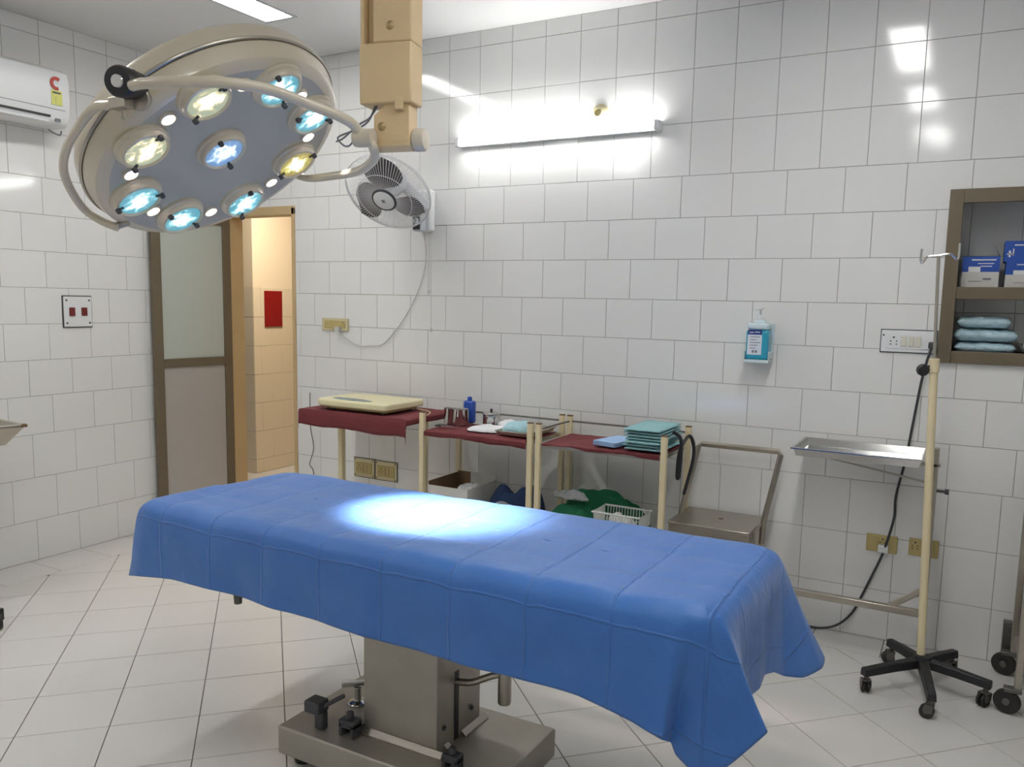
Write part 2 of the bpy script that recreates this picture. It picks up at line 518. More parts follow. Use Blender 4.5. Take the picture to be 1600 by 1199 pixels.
struct(MB().box((-3.0,0.12,2.8),(1.7,3.5,2.9)).build('ceiling_corridor', cream_paint, smooth=0))
sg = MB().box((-1.597,1.118,1.25),(-1.588,1.319,1.555)).build('wall_sign', red_glass, bevel=0.002)
tag(sg, 'dark red rectangular panel on the corridor wall seen through the doorway', 'sign')

# open door leaf lying back against the left wall
hx, hy = -0.745, -0.015
ex, ey = -0.822, -0.565
dr = bpy.data.objects.new('door_1', None); COL.objects.link(dr); dr.location = (hx, hy, 0); ORG['door_1'] = Vector((hx, hy, 0)); struct(dr)
L = math.hypot(ex-hx, ey-hy)
xa = Vector((ex-hx, ey-hy, 0)).normalized(); ya = Vector((0,0,1))
fr = frame((hx, hy, 0), xa, ya)
# local: x along the leaf, y up, z = thickness
f = MB()
st = 0.058
f.box((0,0.01,-0.018),(st,2.03,0.018),fr); f.box((L-st,0.01,-0.018),(L,2.03,0.018),fr)
for a, b in ((0.01,0.09),(1.045,1.10),(1.97,2.03)): f.box((st,a,-0.018),(L-st,b,0.018),fr)
f.build('door_frame', bronze, dr, bevel=0.002)
MB().box((st,1.10,-0.006),(L-st,1.97,0.006),fr).build('upper_pane', frost_up, dr, smooth=0)
MB().box((st,0.09,-0.006),(L-st,1.045,0.006),fr).build('lower_pane', frost_lo, dr, smooth=0)

# ------------------------------------------------------------------ operating table
TZ = 0.82
t = thing('operating_table', (2.2,-1.92,0), 'stainless steel operating table with square pedestal under the blue sheet', 'operating table')
b = MB()
b.box((1.80,-2.15,0.035),(2.585,-1.70,0.13))
b.build('base', steel_dull, t, bevel=0.006)
for x, y_ in ((1.86,-2.09),(2.52,-2.09),(1.86,-1.76),(2.52,-1.76)):
    MB().lathe([(0,0),(0.032,0),(0.035,0.02),(0.028,0.036),(0,0.036)], (x,y_,0)).build('foot', rubber, t)
c = MB(); c.box((2.062,-2.035,0.13),(2.345,-1.785,0.74)); c.build('pedestal', steel_dull, t, bevel=0.003)
fl = MB()
def flange(a, b, n):
    a = Vector(a); b = Vector(b); n = Vector(n)
    w = 0.017
    vs = [a, b, b+n*w, a+n*w, a+Vector((0,0,0.018)), b+Vector((0,0,0.018)), b+n*w+Vector((0,0,0.004)), a+n*w+Vector((0,0,0.004))]
    fl.add(vs, [(0,1,2,3),(4,5,6,7),(0,1,5,4),(1,2,6,5),(2,3,7,6),(3,0,4,7)])
flange((2.03,-2.037,0.131),(2.37,-2.037,0.131),(0,-1,0))
flange((2.347,-2.0,0.131),(2.347,-1.975,0.131),(1,0,0)); flange((2.347,-1.90,0.131),(2.347,-1.76,0.131),(1,0,0))
flange((2.053,-2.06,0.131),(2.053,-1.76,0.131),(-1,0,0))
fl.build('collar', steel, t, smooth=20)
sl = MB().box((2.338,-1.94,0.135),(2.3475,-1.918,0.36)); sl.build('slot', black_p, t, smooth=0)
for q in ((2.3475,-2.0,0.205),(2.3475,-1.84,0.2)):
    MB().lathe([(0,0.003),(0.008,0.003),(0.008,0),(0,0)], q, (1,0,0), 12).build('bolt', dark_grey, t)
lv = MB(); lv.tube(spline([(2.34,-1.93,0.325),(2.40,-1.925,0.335),(2.47,-1.915,0.37),(2.56,-1.90,0.40)],6), 0.011, 12)
lev = lv.build('height_lever', steel, t)
lv = MB(); lv.lathe([(0,-0.055),(0.019,-0.055),(0.021,-0.05),(0.021,0.10),(0,0.10)], (2.505,-1.905,0.34)); lv.build('lever_grip', steel, lev)
# brake and clamps on the base
k = MB(); k.box((1.915,-2.105,0.13),(1.95,-2.075,0.19)); k.box((1.885,-2.12,0.185),(1.945,-2.065,0.225)); k.bar((1.94,-2.09,0.205),(1.99,-2.04,0.235),0.016,0.014)
k.build('brake_lever', dark_grey, t, bevel=0.006)
k = MB(); k.lathe([(0,0.0),(0.035,0.0),(0.034,0.006),(0.012,0.012),(0.011,0.055),(0.016,0.06),(0,0.062)], (1.925,-1.90,0.13))
k.bar((1.88,-1.93,0.197),(1.98,-1.865,0.208),0.018,0.016); k.build('star_knob', steel_b, t, bevel=0.003)
def clamp(x, y_, z, s=1.0):
    m = MB(); m.box((x-0.03*s,y_-0.022*s,z),(x-0.016*s,y_+0.022*s,z+0.045*s)); m.box((x+0.016*s,y_-0.022*s,z),(x+0.03*s,y_+0.022*s,z+0.045*s))
    m.box((x-0.03*s,y_-0.022*s,z+0.03*s),(x+0.03*s,y_+0.022*s,z+0.055*s)); m.lathe([(0,0.078*s),(0.012*s,0.078*s),(0.013*s,0.055*s),(0,0.055*s)], (x,y_,z))
    return m
clamp(2.04,-2.075,0.13).build('clamp', dark_grey, t, bevel=0.003)
clamp(2.425,-2.07,0.13,0.9).build('clamp', dark_grey, t, bevel=0.003)
m = MB(); m.box((1.40,-2.20,0.74),(3.18,-1.63,0.765)); m.box((1.95,-2.1,0.70),(2.45,-1.72,0.74)); m.build('table_frame', steel_dull, t, bevel=0.004)
m = MB(); m.box((1.345,-2.215,0.766),(3.20,-1.62,0.800)); m.build('mattress', black_p, t, bevel=0.015)
m = MB(); m.tube([(1.42,-2.17,0.75),(1.42,-2.17,0.66)],0.011); m.build('side_pin', wheel_grey, t)
m = MB(); m.tube([(1.577,-2.10,0.76),(1.577,-2.10,0.496+0.02)],0.010); m.lathe([(0,-0.015),(0.013,-0.015),(0.015,0.03),(0,0.03)],(1.577,-2.10,0.496)); m.build('side_pin', wheel_grey, t)

# ------------------------------------------------------------------ blue sheet over the table
drape_m = bpy.data.materials.new('blue_nonwoven_sheet'); drape_m.use_nodes = True
nt = drape_m.node_tree; bs = nt.nodes['Principled BSDF']
bs.inputs['Roughness'].default_value = 0.5
bs.inputs['Sheen Weight'].default_value = 0.22
bs.inputs['Sheen Roughness'].default_value = 0.5
bs.inputs['Specular IOR Level'].default_value = 0.6
uvn = nt.nodes.new('ShaderNodeUVMap'); uvn.uv_map = 'cloth'
n1 = nt.nodes.new('ShaderNodeTexNoise'); n1.inputs['Scale'].default_value = 9; n1.inputs['Detail'].default_value = 6
nt.links.new(uvn.outputs[0], n1.inputs['Vector'])
mx = nt.nodes.new('ShaderNodeMix'); mx.data_type = 'RGBA'
mx.inputs[6].default_value = srgb(38, 98, 176); mx.inputs[7].default_value = srgb(54, 116, 192)
nt.links.new(n1.outputs['Fac'], mx.inputs[0]); nt.links.new(mx.outputs[2], bs.inputs['Base Color'])
n2 = nt.nodes.new('ShaderNodeTexNoise'); n2.inputs['Scale'].default_value = 16; n2.inputs['Detail'].default_value = 5
nt.links.new(uvn.outputs[0], n2.inputs['Vector'])
bp = nt.nodes.new('ShaderNodeBump'); bp.inputs['Strength'].default_value = 0.35; bp.inputs['Distance'].default_value = 0.012
nt.links.new(n2.outputs['Fac'], bp.inputs['Height'])
# sharp fold creases in the cloth's own coordinates
sx = nt.nodes.new('ShaderNodeSeparateXYZ'); nt.links.new(uvn.outputs[0], sx.inputs[0])
def crease(out, period, off):
    a = nt.nodes.new('ShaderNodeMath'); a.operation = 'ADD'; a.inputs[1].default_value = -off
    nt.links.new(out, a.inputs[0])
    wob = nt.nodes.new('ShaderNodeMath'); wob.operation = 'MULTIPLY_ADD'; wob.inputs[1].default_value = 0.012
    nt.links.new(n2.outputs['Fac'], wob.inputs[0]); nt.links.new(a.outputs[0], wob.inputs[2])
    p = nt.nodes.new('ShaderNodeMath'); p.operation = 'PINGPONG'; p.inputs[1].default_value = period/2
    nt.links.new(wob.outputs[0], p.inputs[0])
    r = nt.nodes.new('ShaderNodeMapRange'); r.interpolation_type = 'SMOOTHERSTEP'
    nt.links.new(p.outputs[0], r.inputs[0])
    r.inputs[1].default_value = 0.0; r.inputs[2].default_value = 0.0055; r.inputs[3].default_value = 1.0; r.inputs[4].default_value = 0.0
    return r.outputs[0]
ca = crease(sx.outputs[0], 0.2245, 1.866); cbb = crease(sx.outputs[1], 0.225, -1.602)
ad = nt.nodes.new('ShaderNodeMath'); ad.operation = 'MAXIMUM'; nt.links.new(ca, ad.inputs[0]); nt.links.new(cbb, ad.inputs[1])
bp2 = nt.nodes.new('ShaderNodeBump'); bp2.inputs['Strength'].default_value = 0.8; bp2.inputs['Distance'].default_value = 0.0028
nt.links.new(ad.outputs[0], bp2.inputs['Height']); nt.links.new(bp.outputs[0], bp2.inputs['Normal'])
nt.links.new(bp2.outputs[0], bs.inputs['Normal'])

ctrl = [  # (top edge x, y), (hem x, y, z)
 ((1.30,-1.92),(1.25,-1.90,.56)), ((1.285,-2.10),(1.235,-2.10,.56)), ((1.28,-2.20),(1.222,-2.20,.558)), ((1.30,-2.243),(1.225,-2.252,.558)),
 ((1.35,-2.252),(1.29,-2.268,.572)), ((1.47,-2.250),(1.45,-2.265,.59)), ((1.60,-2.245),(1.60,-2.268,.592)), ((1.75,-2.245),(1.75,-2.258,.59)),
 ((1.90,-2.245),(1.90,-2.268,.585)), ((2.09,-2.245),(2.09,-2.258,.579)), ((2.25,-2.245),(2.25,-2.268,.574)), ((2.43,-2.245),(2.43,-2.258,.569)),
 ((2.58,-2.245),(2.58,-2.265,.569)), ((2.72,-2.245),(2.72,-2.26,.57)), ((2.90,-2.24),(2.90,-2.26,.568)), ((2.98,-2.24),(2.98,-2.26,.555)),
 ((3.07,-2.235),(3.05,-2.265,.543)), ((3.13,-2.23),(3.125,-2.275,.525)), ((3.165,-2.228),(3.128,-2.215,.49)), ((3.19,-2.222),(3.145,-2.22,.465)),
 ((3.205,-2.215),(3.20,-2.235,.443)), ((3.215,-2.20),(3.265,-2.22,.475)), ((3.222,-2.185),(3.338,-2.175,.555)), ((3.226,-2.16),(3.30,-2.12,.54)),
 ((3.23,-2.11),(3.262,-2.06,.53)), ((3.232,-2.02),(3.25,-1.98,.527)), ((3.234,-1.90),(3.262,-1.90,.525)), ((3.236,-1.80),(3.25,-1.80,.518)),
 ((3.238,-1.72),(3.262,-1.74,.505)), ((3.24,-1.67),(3.28,-1.69,.478)), ((3.238,-1.635),(3.325,-1.635,.462)), ((3.23,-1.61),(3.365,-1.56,.47)),
 ((3.215,-1.60),(3.362,-1.50,.485)), ((3.18,-1.592),(3.26,-1.47,.50)), ((3.10,-1.588),(3.12,-1.52,.53)), ((2.9,-1.585),(2.9,-1.545,.54)),
 ((2.6,-1.585),(2.6,-1.56,.54)), ((2.3,-1.585),(2.3,-1.54,.54)), ((2.0,-1.585),(2.0,-1.555,.54)), ((1.7,-1.59),(1.7,-1.54,.54)),
 ((1.45,-1.595),(1.44,-1.54,.53)), ((1.36,-1.60),(1.30,-1.54,.53)), ((1.33,-1.625),(1.255,-1.57,.54)), ((1.315,-1.72),(1.245,-1.70,.55))]
def loop_spline(pts, n):
    # monotone-ish interpolation: a gently tensioned spline
    P = [Vector(q) for q in pts]; m = len(P); out = []
    for i in range(m):
        p0, p1, p2, p3 = P[i-1], P[i], P[(i+1) % m], P[(i+2) % m]
        s = 0.24
        for k in range(n):
            t_ = k/n; t2 = t_*t_; t3 = t2*t_
            out.append((2*t3-3*t2+1)*p1+(t3-2*t2+t_)*(p2-p0)*s+(-2*t3+3*t2)*p2+(t3-t2)*(p3-p1)*s)
    return out
NS = 14
top = loop_spline([(a[0], a[1], TZ) for a, b in ctrl], NS)
hem = loop_spline([b for a, b in ctrl], NS)
N = len(top)
verts = []; uvs = []; faces = []
KT, KS = 46, 34
def mid(pv): return Vector((round(min(max(pv.x, 1.64), 2.92)/0.02)*0.02, -1.915, TZ))
per = 0.2245
def top_z(x, y_, k):
    e = 1-k                                   # 0 at the edge, 1 in the middle
    z = TZ-0.0
    # soft pillows between the fold lines along the front edge
    fx = abs(((x-1.866)/per) % 1.0-0.5)*2     # 1 on a crease
    fy = abs(((y_+1.602)/0.225) % 1.0-0.5)*2
    z += (0.003*(1-fx**6)+0.003*(1-fy**6))*min(1, e*6)
    edge = math.exp(-((e)/0.22)**2)*(1 if y_ < -1.95 else 0.0)
    z += 0.006*edge*(1-fx**4)
    z += 0.004*hnoise(x*4, y_*5, 1.3)+0.002*hnoise(x*11, y_*12, 5)
    return z
for j in range(KT):
    k = j/(KT-1); k = 1-(1-k)**1.5
    for i in range(N):
        m_ = mid(top[i]); q = m_.lerp(top[i], k)
        z = top_z(q.x, q.y, k)
        z -= 0.016*max(0, (k-0.90)/0.10)**2
        verts.append(Vector((q.x, q.y, z))); uvs.append((q.x, q.y))
rim = [verts[(KT-1)*N+i].copy() for i in range(N)]
for j in range(1, KS+1):
    v = j/KS
    for i in range(N):
        a = rim[i]; h = hem[i]; d = h-a
        out = Vector((d.x, d.y, 0))
        tl = Vector((top[i].x-mid(top[i]).x, top[i].y-mid(top[i]).y, 0)); tl.normalize()
        q = a + d*v
        ez = 0.024*math.exp(-v*9)                # rounded shoulder
        # outward swing starts lower down for the flares
        L_ = out.length
        q = a + Vector((d.x*(v**1.15), d.y*(v**1.15), d.z*v))
        q += tl*(0.016*(1-math.exp(-v*14)))*(1-v)
        s_len = v*abs(d.z)
        fxx = abs(((q.x-1.866)/per) % 1.0-0.5)*2
        q += tl*(0.004*(1-fxx**5)*math.sin(PI*min(1, v*1.3)) + 0.006*hnoise(q.x*5, q.z*4, q.y*5)*v + 0.003*hnoise(q.x*14, q.z*9, q.y*9)*v)
        verts.append(q)
        uvs.append((top[i].x+(-1 if top[i].x < 1.5 and abs(tl.x) > 0.8 else 1)*s_len*abs(tl.x) if abs(tl.x) > 0.8 else q.x,
                    top[i].y if abs(tl.x) > 0.8 else top[i].y+(-s_len if tl.y < 0 else s_len)))
R_ = KT+KS
for j in range(R_-1):
    for i in range(N):
        i2 = (i+1) % N
        faces.append((j*N+i, j*N+i2, (j+1)*N+i2, (j+1)*N+i))
# close the thin slit along the middle ridge by welding
me = bpy.data.meshes.new('surgical_sheet')
me.from_pydata(verts, [], faces); me.materials.append(drape_m)
ul = me.uv_layers.new(name='cloth')
for lp in me.loops: ul.data[lp.index].uv = uvs[lp.vertex_index]
import bmesh
bm = bmesh.new(); bm.from_mesh(me)
bmesh.ops.remove_doubles(bm, verts=bm.verts, dist=0.0006)
bmesh.ops.recalc_face_normals(bm, faces=bm.faces)
be = [e for e in bm.edges if e.is_boundary and sum(v.co.z for v in e.verts)/2 > 0.75]
if be:
    try: bmesh.ops.holes_fill(bm, edges=be, sides=0)
    except Exception: pass
bm.to_mesh(me); bm.free()
me.polygons.foreach_set('use_smooth', [True]*len(me.polygons))
sheet = bpy.data.objects.new('surgical_sheet', me); COL.objects.link(sheet)
md = sheet.modifiers.new('thickness', 'SOLIDIFY'); md.thickness = 0.0012; md.offset = 1
tag(sheet, 'royal blue creased disposable sheet draped over the operating table', 'sheet')

# ------------------------------------------------------------------ surgical lamp
LN = Vector((0.600, 0.074, -0.796)).normalized()
LC = Vector((1.485, -2.024, 1.964))
E1 = Vector((-0.1225, 0.9925, 0)); E1 = (E1-LN*E1.dot(LN)).normalized(); E2 = -LN.cross(E1)
lt = thing('surgical_lamp', (2.15,-1.98,ZC), 'cream ceiling-hung surgical lamp with nine round bulbs over the blue table', 'surgical lamp')
AX = -LN
hd = MB()
hd.use(0).lathe([(0.382,0.0),(0.404,0.006),(0.416,0.016),(0.424,0.038),(0.430,0.064)], LC, AX, 96, E1)
hd.lathe([(0.430,0.064),(0.425,0.068),(0.425,0.076),(0.432,0.080)], LC, AX, 96, E1)
hd.lathe([(0.432,0.080),(0.431,0.118),(0.422,0.136),(0.39,0.158),(0.28,0.195),(0.14,0.215),(0,0.22)], LC, AX, 96, E1)
hd.use(1).lathe([(0,0.003),(0.350,0.003),(0.370,0.002),(0.382,0.0)], LC, AX, 96, E1)
head = hd.build('lamp_head', [lamp_cream, face_grey], lt, smooth=30)
rm = MB(); pts = [LC+AX*0.072+(E1*math.cos(a)+E2*math.sin(a))*0.433 for a in [2*PI*i/96 for i in range(96)]]
rm.tube(pts, 0.0055, 8, closed=True); rm.build('rim_band', steel, head)
A0 = 3.775
kinds = [lens_warm, lens_cyan, lens_cyan, lens_yell, lens_cyan, lens_cyan, lens_cyan, lens_warm, lens_blue]
FOCUS = Vector((2.19, -1.83, 0.82))
RH = 0.3095
for i in range(9):
    if i < 8:
        a = A0+i*PI/4; ctr = LC+(E1*math.cos(a)+E2*math.sin(a))*RH-E1*0.020-E2*0.015
    else: ctr = LC-E1*0.055-E2*0.032
    dirv = (LN*0.97+(FOCUS-ctr).normalized()*0.03).normalized()
    hb = MB()
    hb.lathe([(0.084,0.0),(0.083,0.010),(0.077,0.014),(0.076,0.024),(0.073,0.030),(0.067,0.032),(0.064,0.028),(0.0625,0.022)], ctr, dirv, 40)
    h = hb.build('bulb_housing', lamp_cream, lt)
    lb = MB(); rr = [0.0, 0.012, 0.024, 0.036, 0.048, 0.058, 0.0625]
    lb.lathe([(r0, 0.026) for r0 in rr], ctr, dirv, 40)
    ob = lb.build('bulb_lens', kinds[i], h)
    at = ob.data.attributes.new('rad', 'FLOAT', 'POINT')
    lc = ctr+dirv*0.026-ORG[lt.name]
    for vi, vv in enumerate(ob.data.vertices): at.data[vi].value = min(1.0, (vv.co-lc).length/0.0625)*0.75
    cl_ = MB(); q0 = dirv.orthogonal().normalized(); q1 = dirv.cross(q0)
    base = 0.6+0.9*i
    for s in (0, PI):
        w = q0*math.cos(base+s)+q1*math.sin(base+s)
        cc = ctr+w*0.070+dirv*0.030
        cl_.lathe([(0,0.012),(0.008,0.012),(0.009,0),(0,0)], cc, dirv, 12)
        cl_.bar(cc+dirv*0.002, cc-w*0.018, 0.008, 0.004, up=dirv)
        cl_.build('lens_clip', dark_grey, h); cl_ = MB()
    ld = bpy.data.lights.new('bulb_light', 'SPOT'); ld.energy = SPOT_W; ld.spot_size = math.radians(27); ld.spot_blend = 1.0
    ld.shadow_soft_size = 0.035; ld.color = (1.0, 0.80, 0.68)
    lo = bpy.data.objects.new('bulb_light', ld); COL.objects.link(lo); lo.parent = lt
    lo.location = ctr+dirv*0.06-ORG[lt.name]
    lo.rotation_euler = (FOCUS-ctr).to_track_quat('-Z', 'Y').to_euler()
for i in range(8):
    a = A0+(i+0.5)*PI/4; ctr = LC+(E1*math.cos(a)+E2*math.sin(a))*0.313-E1*0.012-E2*0.009
    lb = MB(); lb.lathe([(0.0,0.006),(0.014,0.006),(0.0195,0.003),(0.0205,-0.003)], ctr, LN, 24); o_ = lb.build('led_light', led_e, lt)
    lb = MB(); lb.lathe([(0.0205,-0.003),(0.0212,0.006),(0.026,0.004),(0.0265,-0.003)], ctr, LN, 24); lb.build('led_rim', lamp_cream, o_)

# yoke and arms
armA = [(2.072,-2.04,1.973),(2.06,-2.09,2.014),(2.042,-2.24,2.033),(2.022,-2.36,2.045),(1.969,-2.46,2.045),(1.876,-2.52,2.044),(1.768,-2.54,2.046),(1.716,-2.535,2.047)]
armB = [(2.082,-2.04,1.973),(2.094,-2.02,1.948),(2.036,-1.95,1.929),(1.887,-1.84,1.921),(1.655,-1.7,1.937),(1.435,-1.6,1.956),(1.30,-1.57,2.00)]
ARMI = [(1.648, -2.5, 2.019), (1.587, -2.51, 2.016), (1.521, -2.51, 2.015), (1.438, -2.5, 1.978), (1.313, -2.46, 1.933), (1.213, -2.41, 1.887), (1.16, -2.36, 1.839), (1.12, -2.29, 1.783), (1.151, -2.25, 1.745), (1.196, -2.22, 1.724)]
y1 = MB(); y1.tube(spline(armA, 8), 0.0145, 16); y1.tube(spline(armB, 8), 0.0145, 16)
y1.lathe([(0,-0.03),(0.024,-0.03),(0.026,-0.02),(0.026,0.03),(0,0.03)], (2.075,-2.04,1.975), (0.98,0.2,0), 20)
yoke = y1.build('yoke_arm', lamp_cream, lt)
y2 = MB(); y2.tube(spline(ARMI, 8), 0.013, 14); y2.build('side_arm', lamp_cream, lt)
y3 = MB(); y3.bar((1.655,-2.50,2.02),(1.60,-2.51,2.015),0.035,0.03); y3.tube([(1.63,-2.505,2.03),(1.635,-2.505,1.975)],0.006,8)
y3.lathe([(0,-0.02),(0.03,-0.02),(0.034,-0.01),(0.034,0.008),(0,0.008)], (1.655,-2.475,2.035), (0.35,-0.75,-0.1), 20)
y3.tube([(1.655,-2.475,2.035),(1.58,-2.40,2.055)],0.016,12)
y3.build('pivot_clamp', steel, lt, bevel=0.002)
y3 = MB(); y3.tube([(1.18,-2.23,1.725),(1.21,-2.19,1.745)],0.012,10); y3.build('pivot_bolt', steel, lt)
kd = Vector((0.30,-0.93,-0.12)).normalized()
kc = Vector((1.665,-2.495,2.065))
kb = MB(); kb.lathe([(0,-0.03),(0.026,-0.03),(0.033,-0.02),(0.036,0.01),(0.040,0.02),(0.041,0.058),(0.037,0.066),(0.017,0.066)], kc, kd, 28)
kb.build('focus_handle', black_p, lt)
kb = MB(); kb.lathe([(0.018,0.066),(0.016,0.069),(0,0.069)], kc, kd, 28); kb.build('handle_cap', steel_b, lt)

# ceiling column and knuckle
ca12 = math.radians(12)
ux = Vector((math.cos(ca12), math.sin(ca12), 0)); uy = Vector((-math.sin(ca12), math.cos(ca12), 0))
CC = Vector((2.115,-1.97,0))
def cf(): return frame((CC.x, CC.y, 0), ux, uy)
F_ = cf()
cm = MB()
cm.box((-0.079,-0.042,2.075),(0.086,0.042,2.245),F_)                 # lower housing
cm.box((-0.035,-0.042,2.245),(0.086,0.042,ZC-0.003),F_)                # long front cover
cm.box((-0.077,0.030,2.245),(-0.035,0.040,ZC-0.003),F_)
cm.box((-0.077,-0.040,2.245),(-0.066,0.040,ZC-0.003),F_)
cm.box((-0.066,-0.010,2.245),(-0.035,0.030,ZC-0.003),F_)
cm.build('column', col_cream, lt, bevel=0.005)
ck = MB()
fk = frame(F_ @ Vector((0,0,0)), ux, Vector((0,0,1)))
ck.prism([(-0.038,1.955),(0.075,1.955),(0.075,2.085),(0.02,2.085),(0.0,2.075),(-0.038,2.045)], fk, -0.03, 0.03)
ck.lathe([(0,-0.048),(0.03,-0.048),(0.032,-0.04),(0.032,0.078),(0.03,0.078),(0,0.078)], F_ @ Vector((0.0,0,1.975)), ux, 24)
kn = ck.build('knuckle', col_cream, lt, bevel=0.004)
ck = MB(); ck.lathe([(0.026,0.078),(0.033,0.084),(0.033,0.108),(0.028,0.116),(0,0.117)], F_ @ Vector((0,0,1.975)), ux, 24); ck.build('end_cap', lamp_cream, kn)
for q in ((0.02,-0.042,2.29),(-0.012,-0.03,2.012)): MB().lathe([(0,0.005),(0.009,0.004),(0.013,0.0),(0,0)], F_ @ Vector(q), -uy, 16).build('cover_screw', brass, lt)
sc = MB(); sc.box((0.035,-0.046,2.055),(0.062,-0.034,2.09),F_); sc.build('catch', col_cream, lt, bevel=0.003)
wr = MB(); wr.tube(spline([(2.078,-1.99,2.078),(2.049,-1.99,2.034),(2.0,-1.99,2.014),(1.942,-1.99,2.001),(1.932,-1.99,1.991),(1.957,-1.99,1.97),(1.982,-1.99,1.972),(2.012,-1.99,2.009)],6),0.0028,8)
wr.tube(spline([(2.086,-1.99,2.078),(2.055,-1.99,2.044),(2.01,-1.99,2.026),(1.952,-1.99,1.992),(1.925,-1.99,1.985)],6),0.0028,8)
wr.build('loose_wire', wire_grey, lt)
sc = MB(); sc.lathe([(0.001,0.0),(0.14,0.0),(0.15,-0.02),(0.15,-0.05),(0.001,-0.05)], (CC.x,CC.y,ZC-0.001+0.0), (0,0,1), 40); sc.build('ceiling_plate', col_cream, lt)

# ------------------------------------------------------------------ wall tube light and lamp holder
t = thing('tube_light', (1.67,-0.04,2.365), 'long glowing white tube light on the back wall', 'tube light')
m = MB(); m.box((1.10,-0.035,2.352),(2.26,-0.001,2.372)); m.build('batten', white_p, t, bevel=0.003)
m = MB(); m.tube([(1.115,-0.052,2.38),(2.245,-0.052,2.38)],0.014,16); m.build('tube', tube_e, t)
for x in (1.105, 2.255):
    m = MB(); m.box((x-0.012,-0.07,2.35),(x+0.012,-0.001,2.398)); m.build('end_holder', white_p, t, bevel=0.004)
m = MB(); m.lathe([(0,0),(0.046,0),(0.046,0.012),(0.034,0.02),(0.024,0.04),(0.020,0.042),(0.018,0.025),(0,0.025)], (1.935,-0.001,2.464),(0,-1,0),32)
tag(m.build('bulb_holder', ivory), 'small round cream empty bulb holder on the wall above the tube light', 'bulb holder')

# ------------------------------------------------------------------ wall fan
t = thing('wall_fan', (0.90,-0.03,2.0), 'grey wall fan with round wire guard above the socket', 'fan')
FD = None
vd = -(f_)                                           # toward the viewer
FCEN = Vector((0.817,-0.300,2.090))
FD = Vector((-0.10,-0.80,-0.60)).normalized()
FD = Vector((0.120, -0.698, -0.706)).normalized()
fe1 = FD.cross(Vector((0,0,1))).normalized(); fe2 = FD.cross(fe1)
FR = 0.243
def fp(r, a, h): return FCEN + FD*h + (fe1*math.cos(a)+fe2*math.sin(a))*r
gm = MB()
for h, r in ((0.0, FR), (0.012, FR)):
    gm.tube([fp(r, 2*PI*i/72, h) for i in range(72)], 0.0034, 6, closed=True)
gm.tube([fp(0.155, 2*PI*i/60, 0.062) for i in range(60)], 0.0022, 5, closed=True)
NW = 84
for i in range(NW):
    a = 2*PI*i/NW
    gm.tube([fp(0.055,a,0.070),fp(0.10,a+0.02,0.070),fp(0.155,a+0.05,0.062),fp(0.20,a+0.08,0.045),fp(0.232,a+0.10,0.026),fp(FR,a+0.11,0.010)], 0.0015, 5, caps=False)
for i in range(48):
    a = 2*PI*i/48
    gm.tube([fp(0.06,a,-0.075),fp(0.14,a,-0.07),fp(0.20,a,-0.05),fp(0.236,a,-0.022),fp(FR,a,0.0)], 0.0013, 4, caps=False)
gm.build('guard', fan_wire, t)
bl = MB()
for k_ in range(3):
    a0 = [2.2, 4.3, 6.35][k_]
    def bf(u, v, a0=a0):
        r = 0.045+0.178*v
        half = 0.92*math.sin(PI*(0.18+0.80*min(1, v)))**0.6 if v < 0.999 else 0.12
        a = a0+0.35*v+(u-0.5)*2*half*(0.9-0.15*v)
        return fp(r, a, 0.018+(u-0.5)*0.045)
    bl.grid(bf, 12, 14)
    bl.build('blade', blade_m, t, solid=0.003, fix=False); bl = MB()
m = MB(); m.lathe([(0,0.082),(0.052,0.082),(0.060,0.076),(0.060,0.066),(0,0.062)], FCEN, FD, 36); bd = m.build('badge', white_p, t)
m = MB(); m.lathe([(0.060,0.076),(0.066,0.078),(0.072,0.07),(0.070,0.064),(0.060,0.064)], FCEN, FD, 36); m.build('badge_ring', dark_grey, bd)
m = MB()
for i in range(4):
    a = PI/4+i*PI/2
    m.bar(fp(0.002,a,0.0825), fp(0.013,a,0.0825), 0.006, 0.001, up=FD)
m.build('emblem', dark_grey, bd, smooth=0)
m = MB(); m.lathe([(0,0.06),(0.035,0.058),(0.04,0.01),(0.055,-0.02),(0.07,-0.06),(0.068,-0.12),(0.05,-0.15),(0,-0.155)], FCEN, FD, 28); m.build('motor', fan_grey, t)
m = MB(); m.bar(FCEN-FD*0.12, (0.90,-0.05,2.03), 0.055, 0.06); m.build('neck', fan_grey, t, bevel=0.012)
m = MB(); m.box((0.82,-0.055,1.895),(0.925,-0.001,2.13)); m.build('wall_plate', white_p, t, bevel=0.014, bseg=3)
m = MB(); m.box((0.835,-0.105,1.895),(0.895,-0.05,1.995)); cbx = m.build('control_box', fan_grey, t, bevel=0.008)
m = MB(); m.box((0.840,-0.108,1.903),(0.890,-0.104,1.975)); m.build('switch_panel', dark_grey, cbx, bevel=0.002)
m = MB(); m.lathe([(0,0.016),(0.014,0.016),(0.018,0.0),(0,0)], (0.865,-0.107,1.95),(0,-1,0),20); m.build('speed_knob', fan_grey, cbx)
for (x, z0_, z1_) in ((0.917,1.895,1.56),(0.93,1.895,1.34)):
    m = MB(); m.tube([(x,-0.048,z0_),(x,-0.048,z1_)],0.0013,6); m.lathe([(0,-0.016),(0.006,-0.014),(0.005,0.0),(0.001,0.008)],(x,-0.048,z1_),(0,0,1),10); m.build('pull_cord', cable_w, t)
m = MB(); m.tube(spline([(0.864,-0.03,1.897),(0.869,-0.014,1.76),(0.847,-0.012,1.65),(0.802,-0.012,1.539),(0.733,-0.012,1.425),(0.653,-0.012,1.328),(0.552,-0.012,1.236),(0.45,-0.012,1.222),(0.359,-0.012,1.219),(0.27,-0.018,1.26),(0.216,-0.03,1.305)],6),0.0030,8)
m.box((0.200,-0.045,1.298),(0.235,-0.014,1.33))
m.build('power_cord', cable_w, t)

